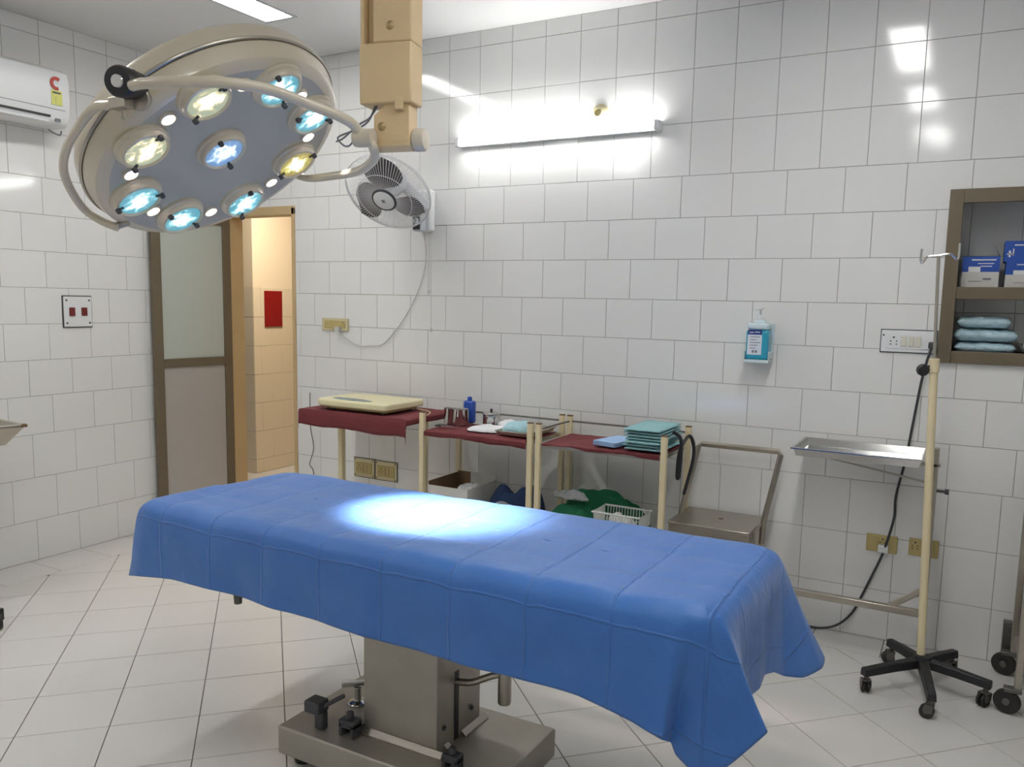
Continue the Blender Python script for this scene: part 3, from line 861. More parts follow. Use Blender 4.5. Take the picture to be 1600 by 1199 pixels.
# ------------------------------------------------------------------ switch plates
def socket_holes(m, x, z, y_, s=1.0):
    for dx, dz, r in ((0,0.014,0.0035),(-0.010,0.0,0.0026),(0.010,0.0,0.0026),(-0.010,-0.012,0.0026),(0.010,-0.012,0.0026)):
        m.lathe([(0,0.0006),(r*s,0.0006),(r*s,0),(0,0)], (x+dx*s, y_, z+dz*s), (0,-1,0), 10)
t = thing('switch_plate', (0.175,0,1.34), 'cream switch plate left of the fan cord with a white plug in it', 'switch plate')
m = MB(); m.box((0.068,-0.014,1.303),(0.282,-0.001,1.382)); m.build('plate', ivory, t, bevel=0.005)
m = MB(); m.box((0.090,-0.0165,1.318),(0.262,-0.014,1.366)); m.build('inner_plate', ivory_d, t, bevel=0.001)
m = MB(); socket_holes(m, 0.243, 1.343, -0.0166); m.build('socket_hole', black_p, t)

def double_board(x0, x1, z0, z1, label, seed):
    t = thing('socket_plate', ((x0+x1)/2,0,(z0+z1)/2), label, 'socket')
    m = MB(); m.box((x0,-0.006,z0),(x1,-0.001,z1)); m.build('backing', dark_grey, t, smooth=0)
    m = MB(); m.box((x0+0.004,-0.011,z0+0.004),(x1-0.004,-0.005,z1-0.004)); m.build('plate', ivory, t, bevel=0.002)
    m = MB(); m.box((x0+0.022,-0.016,z0+0.025),(x1-0.020,-0.011,z1-0.030)); m.build('module', ivory_d, t, bevel=0.001)
    m = MB(); socket_holes(m, x0+0.052, (z0+z1)/2, -0.0162, 1.1); 
    m.box((x0+0.083,-0.0165,z0+0.035),(x0+0.086,-0.0158,z1-0.04)); m.box((x0+0.11,-0.0165,z0+0.035),(x0+0.112,-0.0158,z1-0.04))
    for xx in (x0+0.014, x1-0.014):
        for zz in (z0+0.014, z1-0.014): m.lathe([(0,0.001),(0.004,0.001),(0.004,0),(0,0)], (xx,-0.011,zz),(0,-1,0),10)
    m.build('socket_hole', black_p, t)
double_board(0.318, 0.486, 0.392, 0.516, 'left one of the joined pair of socket plates under the maroon table', 1)
double_board(0.489, 0.660, 0.390, 0.514, 'right one of the joined pair of socket plates under the maroon table', 2)

t = thing('switch_board', (3.43,0,1.37), 'long white switch board with socket and three switches beside the wall cabinet', 'switch board')
m = MB(); m.box((3.318,-0.005,1.318),(3.545,-0.001,1.421)); m.build('backing', dark_grey, t, smooth=0)
m = MB(); m.box((3.322,-0.012,1.322),(3.541,-0.005,1.417)); m.build('plate', white_p, t, bevel=0.003)
m = MB(); m.box((3.345,-0.015,1.337),(3.530,-0.012,1.402)); m.build('inner_plate', white_p, t, bevel=0.001)
m = MB(); socket_holes(m, 3.373, 1.37, -0.0152, 1.15); 
for xx in (3.331, 3.533): m.lathe([(0,0.001),(0.004,0.001),(0.004,0),(0,0)], (xx,-0.012,1.395),(0,-1,0),10)
m.build('socket_hole', black_p, t)
for xx in (3.402, 3.432, 3.460):
    m = MB(); m.box((xx,-0.020,1.348),(xx+0.022,-0.015,1.392)); m.build('switch', switch_cream, t, bevel=0.002)
for i, (x0, x1, z0, z1, lab) in enumerate(((3.323,3.452,0.413,0.492,'yellowed socket plate behind the mayo stand with a white plug in it'),
                                        (3.498,3.617,0.420,0.499,'yellowed socket plate partly behind the drip stand pole'))):
    t = thing('wall_socket', ((x0+x1)/2,0,(z0+z1)/2), lab, 'socket')
    m = MB(); m.box((x0,-0.012,z0),(x1,-0.001,z1)); m.build('plate', ivory_d, t, bevel=0.003)
    m = MB(); socket_holes(m, x0+(0.068 if i == 0 else 0.026), z0+0.045, -0.0122, 1.1); m.build('socket_hole', black_p, t)
    m = MB(); m.box((x0+0.012,-0.0145,z0+0.014),(x0+(0.045 if i == 0 else 0.04)+ (0 if i == 0 else 0.0),-0.012,z1-0.014)) if i == 0 else m.box((x0+0.05,-0.0145,z0+0.014),(x0+0.10,-0.012,z1-0.014))
    m.build('switch', ivory_d, t, bevel=0.001)
t = thing('power_cable', (3.4,-0.03,0.4), 'dark cable from the switch board down the wall to the floor behind the blue sheet', 'cable')
m = MB()
m.tube(spline([(3.528,-0.035,1.357),(3.514,-0.045,1.302),(3.497,-0.035,1.204),(3.477,-0.03,1.02),(3.459,-0.028,0.852),(3.432,-0.028,0.684),(3.431,-0.028,0.582),(3.408,-0.045,0.46),(3.394,-0.035,0.404),(3.354,-0.02,0.286),(3.312,-0.02,0.172),(3.284,-0.02,0.105),(3.232,-0.03,0.045),(3.163,-0.03,0.012),(3.063,-0.05,0.008),(2.9,-0.1,0.008)],8),0.0055,8)
m.build('cord', cable_m, t)
m = MB(); m.box((3.512,-0.05,1.342),(3.545,-0.0155,1.372)); m.build('plug', dark_grey, t, bevel=0.006)
m = MB(); m.box((3.375,-0.05,0.420),(3.418,-0.0155,0.452)); m.build('plug', white_p, t, bevel=0.005)
m = MB(); m.tube(spline([(-0.022,-0.03,0.90),(-0.022,-0.03,0.687),(0.004,-0.03,0.543),(-0.031,-0.03,0.433),(0.001,-0.03,0.382),(0.01,-0.03,0.2),(0.03,-0.04,0.01)],8),0.0026,8)
tag(m.build('thin_cord', cable_m), 'thin dark cord hanging behind the left end of the maroon-covered table', 'cord')

t = thing('switch_box', (X0,-1.04,1.40), 'white switch box with two dark red switches on the left wall', 'switch')
m = MB(); m.box((X0+0.001,-1.126,1.308),(X0+0.006,-0.946,1.492)); m.build('backing', dark_grey, t, smooth=0)
m = MB(); m.box((X0+0.006,-1.120,1.314),(X0+0.014,-0.952,1.486)); m.build('plate', white_p, t, bevel=0.002)
for yy in (-1.074, -1.0):
    m = MB(); m.box((X0+0.014,yy-0.017,1.376),(X0+0.021,yy+0.017,1.424)); m.build('switch', red_sw, t, bevel=0.002)
m = MB()
for yy in (-1.105, -0.967):
    for zz in (1.335, 1.465): m.lathe([(0,0.002),(0.006,0.002),(0.006,0),(0,0)], (X0+0.014,yy,zz),(1,0,0),10)
m.build('screw', wheel_grey, t)

# ------------------------------------------------------------------ air conditioner
t = thing('air_conditioner', (X0,-1.55,2.54), 'white split air conditioner on the left wall with a yellow energy sticker', 'air conditioner')
fA = frame((X0,0,0),(1,0,0),(0,0,1))
m = MB()
prof = [(0.004,2.395),(0.155,2.385),(0.185,2.40),(0.205,2.44),(0.215,2.52),(0.212,2.62),(0.195,2.668),(0.15,2.688),(0.004,2.692)]
m.prism(prof, fA, 1.155, 2.0); m.build('body', white_p, t, bevel=0.008)
m = MB(); m.box((X0+0.17,-1.94,2.425),(X0+0.203,-1.262,2.446)); m.build('air_outlet', black_p, t, smooth=0)
m = MB(); m.bar((X0+0.203,-1.6,2.414),(X0+0.203,-1.6,2.414+1e-4),0.001); m = MB()
m.box((X0+0.168,-1.94,2.398),(X0+0.196,-1.27,2.412)); m.build('louver', white_p, t, bevel=0.003)
m = MB(); m.box((X0+0.201,-1.94,2.468),(X0+0.2105,-1.185,2.4705)); m.build('seam', print_grey, t, smooth=0)
m = MB(); m.box((X0+0.190,-1.235,2.41),(X0+0.199,-1.205,2.425)); m.build('brand_mark', print_grey, t, smooth=0)
m = MB(); m.box((X0+0.212,-1.262,2.49),(X0+0.2165,-1.202,2.565)); st_ = m.build('energy_sticker', sticker_y, t, smooth=0)
m = MB()
for i in range(3): m.box((X0+0.2165,-1.24,2.50+0.012*i),(X0+0.217,-1.236,2.504+0.012*i))
m.box((X0+0.2165,-1.255,2.548),(X0+0.217,-1.21,2.556)); m.build('print', dark_grey, st_, smooth=0)
m = MB()
pts = [(X0+0.2165+0.0, -1.232+0.026*math.cos(a), 2.600+0.026*math.sin(a)) for a in [0.9+4.2*i/14 for i in range(15)]]
for i in range(14): m.bar(pts[i], pts[i+1], 0.004, 0.016, up=(0,0,1))
m.build('red_sticker', sticker_r, t, smooth=0)
m = MB(); m.tube(spline([(X0+0.03,-1.17,2.39),(X0+0.015,-1.10,2.375),(X0+0.012,-1.085,2.40)],5),0.004,8); m.build('drain_wire', print_grey, t)

# ------------------------------------------------------------------ hand gel dispenser
t = thing('gel_dispenser', (2.80,-0.04,1.25), 'pump bottle of blue hand gel in a clear wall holder', 'dispenser')
m = MB(); m.box((2.748,-0.095,1.262),(2.852,-0.015,1.40)); m.build('gel', gel_blue, t, bevel=0.012, bseg=3)
m = MB(); m.box((2.750,-0.093,1.40),(2.850,-0.017,1.432)); m.box((2.775,-0.075,1.425),(2.828,-0.035,1.447)); m.build('bottle_top', gel_clear, t, bevel=0.012, bseg=3)
m = MB(); m.lathe([(0,0),(0.018,0),(0.018,0.018),(0.012,0.022),(0.005,0.026),(0.005,0.052),(0,0.052)], (2.80,-0.055,1.445)); m.bar((2.80,-0.05,1.500),(2.80,-0.10,1.496),0.03,0.009); m.build('pump', white_p, t, bevel=0.002)
m = MB(); m.box((2.757,-0.0965,1.285),(2.822,-0.0952,1.385)); lb = m.build('label', label_w, t, smooth=0)
m = MB(); m.box((2.757,-0.0972,1.378),(2.822,-0.0955,1.400)); m.build('label_header', label_navy, lb, smooth=0)
m = MB(); m.box((2.765,-0.0976,1.386),(2.785,-0.0972,1.390)); m.box((2.790,-0.0976,1.388),(2.812,-0.0972,1.392)); m.build('label_mark', white_p, lb, smooth=0)
m = MB()
for i, w in enumerate((0.045,0.030,0.048,0.036,0.028)): m.box((2.768,-0.0971,1.366-0.013*i),(2.768+w,-0.0966,1.369-0.013*i))
for q in (2.779, 2.793): m.box((q,-0.0971,1.294),(q+0.010,-0.0966,1.306))
m.build('label_print', print_grey, lb, smooth=0)
m = MB(); m.box((2.742,-0.100,1.246),(2.858,-0.001,1.262)); m.box((2.742,-0.014,1.262),(2.858,-0.001,1.43)); m.box((2.742,-0.100,1.262),(2.747,-0.001,1.30)); m.box((2.853,-0.100,1.262),(2.858,-0.001,1.30))
m.build('holder', gel_clear, t, bevel=0.003)

# ------------------------------------------------------------------ recessed wall cabinet
t = thing('wall_cabinet', (4.0,0.1,1.29), 'bronze-framed recessed wall cabinet with two open shelves', 'cabinet')
m = MB()
m.box((3.547,-0.022,1.285),(3.600,0.012,2.012)); m.box((4.40,-0.022,1.285),(4.453,0.012,2.012))
m.box((3.600,-0.022,1.955),(4.40,0.012,2.012)); m.box((3.600,-0.022,1.285),(4.40,0.012,1.337)); m.box((3.600,-0.018,1.557),(4.40,0.012,1.608))
m.build('frame', bronze, t, bevel=0.002)
def shf(lo, hi, nm, mt): return MB().box(lo, hi).build(nm, mt, t, smooth=0)
shf((3.575,0.013,1.596),(4.425,0.255,1.608),'shelf', dark_grey)
shf((3.575,0.013,1.310),(4.425,0.255,1.330),'shelf', dark_grey)
m = MB().use(1)
m.box((3.572,0.256,1.307),(4.428,0.27,1.993)); m.box((3.572,0.002,1.307),(3.577,0.256,1.993)); m.box((4.423,0.002,1.307),(4.428,0.256,1.993)); m.box((3.572,0.002,1.985),(4.428,0.256,1.993))
m.use(0)
for r in tile_rows(3.577, 4.423, [([1.985,1.75,1.5,1.33],0.2,3.43,0)]): put_tile(m, r, lambda u, v, h: Vector((u, 0.256-h, v)))
m.build('tiled_niche', [tile_m, grout_m], t, smooth=0, fix=False)

def carton(x0, x1, y0, y1, z0, z1, label, open_top=True):
    t = thing('glove_box', ((x0+x1)/2,(y0+y1)/2,z0), label, 'box', 'cartons on the cabinet shelf')
    m = MB(); m.box((x0,y0,z0),(x1,y1,z0+(z1-z0)*0.5)); m.build('lower_band', card_white, t, smooth=0)
    m = MB(); m.box((x0,y0,z0+(z1-z0)*0.5),(x1,y1,z1)); m.build('upper_band', box_blue, t, smooth=0)
    m = MB()
    H = z1-z0; Wd = x1-x0
    m.box((x0+0.25*Wd,y0-0.001,z1-0.13*H),(x0+0.9*Wd,y0,z1-0.09*H)); m.box((x0+0.42*Wd,y0-0.001,z1-0.24*H),(x0+0.85*Wd,y0,z1-0.215*H))
    m.box((x0+0.50*Wd,y0-0.001,z1-0.33*H),(x0+0.8*Wd,y0,z1-0.305*H)); m.box((x0+0.18*Wd,y0-0.001,z1-0.50*H),(x0+0.5*Wd,y0,z1-0.33*H))
    m.build('white_print', white_p, t, smooth=0)
    m = MB()
    m.box((x0+0.20*Wd,y0-0.001,z0+0.18*H),(x0+0.55*Wd,y0,z0+0.2*H)); m.box((x0+0.58*Wd,y0-0.001,z0+0.24*H),(x0+0.8*Wd,y0,z0+0.3*H))
    m.build('grey_print', print_grey, t, smooth=0)
    if open_top:
        m = MB(); m.bar((x0+0.005,(y0+y1)/2,z1),(x0-0.012,(y0+y1)/2,z1+0.045),y1-y0,0.002,up=(0,1,0)) if False else None
        m = MB()
        m.add([(x1,y0,z1),(x1,y1,z1),(x1-0.020,y1,z1+0.05),(x1-0.026,y0+0.02,z1+0.045)],[(0,1,2,3)])
        m.build('flap', card_grey, t, smooth=0, solid=0.0015)
    return t
carton(3.612,3.752,0.06,0.20,1.6085,1.738,'open blue and white carton at the left of the cabinet top shelf')
carton(3.775,3.93,0.06,0.22,1.6085,1.715,'white carton with printed lines supporting the blue carton on the cabinet shelf', False)
tt = thing('glove_box', (3.85,0.14,1.7155), 'blue carton stacked on the white carton in the cabinet', 'box', 'cartons on the cabinet shelf')
m = MB(); m.box((3.765,0.07,1.7155),(3.93,0.21,1.802)); m.build('body', box_blue, tt, bevel=0.001)
m = MB(); m.box((3.80,0.0685,1.782),(3.93,0.0700,1.787)); m.box((3.775,0.0685,1.745),(3.80,0.0700,1.751)); m.box((3.781,0.0685,1.735),(3.788,0.07,1.762)); m.box((3.795,0.0685,1.742),(3.80,0.07,1.77)); m.build('white_print', white_p, tt, smooth=0)

def pouch(name, x0, x1, y0, y1, z0, z1, mt, label, cat, group, seed, tilt=0.0):
    def fn(u, v):
        x = x0+(x1-x0)*u; y_ = y0+(y1-y0)*v
        return x, y_
    m = MB()
    nu, nv = 26, 14
    vs = []; fs = []
    for side in (1, -1):
        for j in range(nv+1):
            for i in range(nu+1):
                u, v = i/nu, j/nv
                b = (1-abs(2*u-1)**9)**0.7*(1-abs(2*v-1)**6)
                zz = (z0+z1)/2+side*(z1-z0)/2*b
                if side > 0: zz += (z1-z0)*(0.20*hnoise(u*5+seed, v*4, seed)-0.16*abs(hnoise(u*9, v*7+seed, seed))-0.02)*b
                zz += tilt*(u-0.5)
                wob = 0.006*hnoise(u*6, seed, v*3)
                vs.append((x0+(x1-x0)*u+wob, y0+(y1-y0)*v+wob, max(zz, z0-0.0+ (0 if side < 0 else 0))))
    w = nu+1; S_ = w*(nv+1)
    for j in range(nv):
        for i in range(nu):
            fs.append((j*w+i, j*w+i+1, (j+1)*w+i+1, (j+1)*w+i)); fs.append((S_+j*w+i, S_+(j+1)*w+i, S_+(j+1)*w+i+1, S_+j*w+i+1))
    m.add(vs, fs)
    o = m.build(name, mt, None, smooth=60)
    bm_ = bmesh.new(); bm_.from_mesh(o.data); bmesh.ops.remove_doubles(bm_, verts=bm_.verts, dist=0.0004); bmesh.ops.recalc_face_normals(bm_, faces=bm_.faces); bm_.to_mesh(o.data); bm_.free()
    o.data.polygons.foreach_set('use_smooth', [True]*len(o.data.polygons))
    return tag(o, label, cat, group)
pouch('sterile_pack', 3.606,3.838,0.03,0.20,1.330,1.375,foil,'pale blue sterile pack at the bottom of the cabinet pile','pack','sterile packs in the cabinet',1)
pouch('sterile_pack', 3.602,3.845,0.03,0.20,1.3785,1.432,foil,'pale blue sterile pack in the middle of the cabinet pile','pack','sterile packs in the cabinet',4)
pouch('sterile_pack', 3.612,3.815,0.03,0.20,1.436,1.485,foil,'pale blue sterile pack on top of the cabinet pile','pack','sterile packs in the cabinet',8)
pouch('sterile_pack', 3.862,4.02,0.04,0.20,1.330,1.40,grey_cloth,'grey wrapped pack at the right of the sterile pile','pack','sterile packs in the cabinet',11)

# ------------------------------------------------------------------ covered table, two trolleys
DZ = 0.82
DCX, DCY = 0.64, -0.40
def cloth_sheet(name, x0, x1, y0, y1, z, drops, label, seed, parent=None, thick=0.0025, amp=0.003, part=None, mt=None):
    """a cloth with a front drop; drops=(left,right,front,back)"""
    m = MB()
    nu, nv = 60, 30
    dl, dr_, df, db = drops
    def fn(u, v):
        s = -dl+(x1-x0+dl+dr_)*u; t_ = -df+(y1-y0+df+db)*v
        x = x0+min(max(s, 0), x1-x0); y_ = y0+min(max(t_, 0), y1-y0); zz = z
        if s < 0: zz += s; x -= 0.004
        if s > x1-x0: zz -= s-(x1-x0); x += 0.004
        if t_ < 0: zz += t_*1.0; y_ -= 0.004+0.005*math.sin(8*u*PI+seed)*(-t_)/max(df, 0.01)*0.6
        if t_ > y1-y0: zz -= t_-(y1-y0)
        zz += amp*hnoise(x*6+seed, y_*6, seed)+amp*0.5*hnoise(x*20, y_*20, seed)
        if t_ < 0: zz += (0.004*math.sin(u*13+seed)-0.012*u+0.006)*(-t_)/max(df, 0.01)
        return (x, y_, zz)
    m.grid(fn, nu, nv)
    return m
t = thing('side_table', (0.7,-0.27,0), 'cream-legged side table under a hanging maroon cover beside the doorway', 'table')
m = MB(); m.box((0.345,-0.48,0.845),(1.075,-0.06,0.872)); m.build('table_top', cart_cream, t, bevel=0.002)
for x in (0.43, 1.03):
    m = MB(); m.box((x-0.016,-0.266,0),(x+0.016,-0.234,0.845)); m.build('leg', cart_cream, t, bevel=0.002)
m = MB(); m.box((0.35,-0.30,0.0),(1.07,-0.20,0.0+0.02)); m.build('foot_bar', cart_cream, t, bevel=0.002)
m = cloth_sheet('table_cover', 0.335, 1.085, -0.50, -0.05, 0.876, (0.03,0.035,0.092,0.02), '', 2.0, amp=0.003)
tag(m.build('table_cover', maroon, solid=0.003, fix=False), 'maroon cover hanging over the side table below the weighing scale', 'table cover')

def trolley(x0, x1, label, yf=-0.43, yb=-0.07, side_rail=True):
    t = thing('instrument_trolley', ((x0+x1)/2,-0.25,0), label, 'trolley', 'cream instrument trolleys along the back wall')
    for (x, y_) in ((x0,yf),(x1,yf),(x0,yb),(x1,yb)):
        m = MB(); zt_ = 0.868 if (x < 1.2 and y_ > -0.2) else 0.912
        m.box((x-0.0135,y_-0.0135,0.05),(x+0.0135,y_+0.0135,zt_)); p = m.build('leg', cart_cream, t, bevel=0.003)
        m = MB(); m.box((x-0.013,y_-0.013,zt_),(x+0.013,y_+0.013,zt_+0.005)); m.build('post_cap', card_brown, p, smooth=0)
        m = MB(); m.lathe([(0,-0.01),(0.024,-0.01),(0.025,0),(0.024,0.01),(0,0.01)], (x,y_,0.025),(0,1,0),20); m.box((x-0.006,y_-0.014,0.03),(x+0.006,y_+0.014,0.052)); m.build('castor', rubber, t)
    for z, nm in ((DZ-0.022, 'shelf'), (0.30, 'shelf')):
        m = MB(); m.box((x0+0.012,yf-0.006,z),(x1-0.012,yb+0.006,z+0.018)); m.build(nm, steel, t, bevel=0.002)
    m = MB(); m.tube([(x0,yb,0.885),(x1,yb,0.885)],0.005,8)
    if side_rail: m.tube([(x0,yb,0.885),(x0,yf,0.885)],0.005,8); m.tube([(x1,yb,0.885),(x1,yf+0.01,0.885)],0.005,8) if x0 > 1.5 and False else None
    m.build('guard_rail', wheel_grey, t)
    return t
trolley(1.145, 1.797, 'cream instrument trolley in the middle, holding the steel cups', side_rail=False)
trolley(1.843, 2.487, 'cream instrument trolley on the right, holding the stacked teal cloths')
m = cloth_sheet('trolley_cover', 1.165, 1.778, -0.437, -0.085, DZ+0.002, (0,0,0.032,0), '', 3.0, amp=0.006)
tag(m.build('trolley_cover', maroon, solid=0.002, fix=False), 'maroon cloth on the middle trolley under the steel cups', 'trolley cover')
m = cloth_sheet('trolley_cover', 1.865, 2.468, -0.437, -0.085, DZ+0.002, (0,0,0.012,0), '', 5.0, amp=0.007)
tag(m.build('trolley_cover', maroon, solid=0.002, fix=False), 'maroon cloth on the right trolley under the teal cloth stack', 'trolley cover')

# weighing scale on the side table
t = thing('weighing_scale', (0.7,-0.28,0.88), 'cream electronic weighing scale with oval display on the maroon cover', 'scale')
m = MB()
sh = []
def rr(x0, x1, y0, y1, r, n=7, rl=None):
    out = []
    for cx, cy, a0, r_c in ((x1-r,y0+r,-PI/2,r),(x1-r,y1-r,0,r),(x0+r*3.2,y1-r*3.2,PI/2,r*3.2),(x0+r*2.6,y0+r*2.6,PI,r*2.6)):
        for i in range(n+1):
            a = a0+PI/2*i/n; out.append((cx+r_c*math.cos(a), cy+r_c*math.sin(a)))
    return out
fr0 = frame((0,0,0),(1,0,0),(0,1,0))
m.prism(rr(0.42,0.945,-0.485,-0.12,0.03), fr0, 0.903, 0.940)
m.build('platform', scale_cream, t, bevel=0.009, bseg=3)
m = MB(); m.prism(rr(0.45,0.92,-0.455,-0.15,0.03), fr0, 0.890, 0.903); m.build('underside', ivory_d, t)
for x, y_ in ((0.52,-0.42),(0.88,-0.42),(0.52,-0.19),(0.88,-0.19)):
    m = MB(); m.lathe([(0,0),(0.018,0),(0.018,0.012),(0,0.012)], (x,y_,0.879)); m.build('foot', dark_grey, t)
m = MB()
m.lathe([(0,0.0025),(0.9,0.002),(1.0,0.0)], (0,0,0), (0,0,1), 40)
m.v = [Vector((0.565+q.x*0.155, -0.36+q.y*0.042, 0.940+q.z)) for q in m.v]
da = -0.10
m.v = [Vector((DCX+(q.x-0.565)*math.cos(da)-(q.y+0.36)*math.sin(da), DCY+(q.x-0.565)*math.sin(da)+(q.y+0.36)*math.cos(da), q.z)) for q in m.v]
m.build('display', scale_disp, t)
m = MB(); m.tube(spline([(0.94,-0.2,0.892),(1.06,-0.24,0.888),(1.11,-0.34,0.884)],5),0.003,8); m.build('lead', ivory, t)

# things on the middle trolley
ZT = DZ+0.010
def cup(x, y_, r, h, label, lid=False):
    m = MB()
    m.lathe([(0,0),(r,0),(r*1.02,0.004),(r,h-0.003),(r*1.05,h),(r*0.97,h),(r*0.95,h-0.004),(r*0.95,0.006),(0,0.006)], (x,y_,ZT), (0,0,1), 32)
    return m
m = cup(1.172,-0.205,0.034,0.085,'')
tag(m.build('steel_cup', steel_b), 'left of the two polished steel cups beside the blue bottle', 'cup', 'steel cups on the trolley')
m = cup(1.252,-0.22,0.044,0.088,'')
tag(m.build('steel_cup', steel_b), 'right of the two polished steel cups, in front of the blue bottle', 'cup', 'steel cups on the trolley')
t = thing('blue_bottle', (1.245,-0.13,ZT), 'blue plastic bottle standing behind the steel cups', 'bottle')
m = MB(); m.box((1.220,-0.150,ZT),(1.285,-0.108,ZT+0.125)); m.build('body', blue_bottle, t, bevel=0.012, bseg=3)
m = MB(); m.lathe([(0,0),(0.013,0),(0.013,0.02),(0.008,0.024),(0,0.024)], (1.252,-0.13,ZT+0.124)); m.build('cap', blue_bottle, t)
t = thing('steel_pot', (1.40,-0.14,ZT), 'small steel pot with lid and knob between the cups and the white cloth', 'pot')
m = MB(); m.lathe([(0,0),(0.042,0),(0.046,0.006),(0.046,0.062),(0.049,0.065),(0,0.065)], (1.405,-0.15,ZT), (0,0,1), 32); m.build('body', steel_b, t)
m = MB(); m.lathe([(0.049,0.0652),(0.048,0.070),(0.030,0.077),(0,0.079)], (1.405,-0.15,ZT), (0,0,1), 32); ld_ = m.build('lid', steel_b, t)
m = MB(); m.lathe([(0.006,0.078),(0.006,0.085),(0.011,0.089),(0,0.095)], (1.405,-0.15,ZT), (0,0,1), 16); m.build('knob', black_p, ld_)
# scissors
t = thing('scissors', (1.235,-0.33,ZT), 'dark-handled scissors lying in front of the steel cups', 'scissors')
m = MB()
for s in (-1, 1):
    cx, cy = 1.20, -0.345+s*0.016
    m.tube([(cx+0.018*math.cos(a), cy+0.012*math.sin(a), ZT+0.008) for a in [2*PI*i/20 for i in range(20)]],0.0035,8,closed=True)
m.build('finger_ring', black_p, t)
m = MB(); m.bar((1.215,-0.330,ZT+0.008),(1.31,-0.345,ZT+0.008),0.009,0.003); m.bar((1.215,-0.358,ZT+0.008),(1.31,-0.335,ZT+0.008),0.009,0.003); m.build('blade', steel_b, t)
def heap(name, x0, x1, y0, y1, z0, h, mt, label, cat, seed, group=None, folds=5, foldh=0.3, amp=1.0, sharp=2.5):
    m = MB(); nu, nv = 48, 34
    def fn(u, v):
        a, b_ = 2*u-1, 2*v-1
        rr_ = (abs(a)**sharp+abs(b_)**sharp)**(1/sharp)
        env = max(0, 1-rr_**3)
        if env > 0: env = env**0.5
        n_ = 0.68+0.42*hnoise(u*folds*0.5+seed, v*folds*0.5, seed)*amp+foldh*0.45*abs(hnoise(u*folds*1.2, v*folds*1.2+seed, seed*2))
        k = 1 if rr_ <= 1 else 1/rr_
        jx = 0.04*hnoise(v*4, seed, u); 
        return ((x0+x1)/2+(x1-x0)/2*a*k*(1+jx), (y0+y1)/2+(y1-y0)/2*b_*k*(1+jx), z0+h*env*max(0.15, n_))
    m.grid(fn, nu, nv)
    # underside
    def fb_(u, v):
        q = fn(u, v); return (q[0], q[1], z0)
    o0 = len(m.v); m.grid(fb_, nu, nv)
    o = m.build(name, mt, smooth=70)
    bm_ = bmesh.new(); bm_.from_mesh(o.data); bmesh.ops.remove_doubles(bm_, verts=bm_.verts, dist=0.0003); bmesh.ops.recalc_face_normals(bm_, faces=bm_.faces); bm_.to_mesh(o.data); bm_.free()
    o.data.polygons.foreach_set('use_smooth', [True]*len(o.data.polygons))
    return tag(o, label, cat, group)
heap('white_cloth', 1.36,1.565,-0.38,-0.20,ZT,0.035,white_c,'crumpled white cloth on the middle trolley in front of the steel pot','cloth',3.1)
heap('white_cloth', 1.45,1.575,-0.19,-0.095,ZT,0.050,white_c,'white folded cloth behind the crumpled one near the steel tray','cloth',7.7)
t = thing('steel_tray', (1.66,-0.22,ZT), 'shallow steel instrument tray at the right end of the middle trolley', 'tray')
m = MB()
def tray_mesh(m, x0, x1, y0, y1, z0, h, lip=0.012, sl=0.012, th=0.002):
    ring = [((x0,y0),(x1,y0),(x1,y1),(x0,y1))]
    def rc(o, z): return [(x0-o,y0-o,z),(x1+o,y0-o,z),(x1+o,y1+o,z),(x0-o,y1+o,z)]
    lay = [rc(0,z0), rc(sl,z0+h), rc(sl+lip,z0+h), rc(sl+lip,z0+h-0.006), rc(sl+lip-0.001,z0+h-0.006), rc(sl+lip-0.001,z0+h-th), rc(sl+th,z0+h-th), rc(th,z0-th)]
    vs = [q for L_ in lay for q in L_]; fs = [(0,1,2,3)]
    for i in range(len(lay)-1):
        for k in range(4):
            fs.append((i*4+k, i*4+(k+1) % 4, (i+1)*4+(k+1) % 4, (i+1)*4+k))
    fs.append(tuple(len(vs)-4+i for i in (3,2,1,0)))
    m.add(vs, fs)
tray_mesh(m, 1.585, 1.765, -0.385, -0.115, ZT+0.003, 0.020, lip=0.006, sl=0.006)
m.build('tray', steel, t, bevel=0.002)
heap('glove_pack', 1.565,1.72,-0.36,-0.18,ZT+0.012,0.055,aqua_cloth,'crumpled aqua plastic glove pack in the steel tray','gloves',5.3)

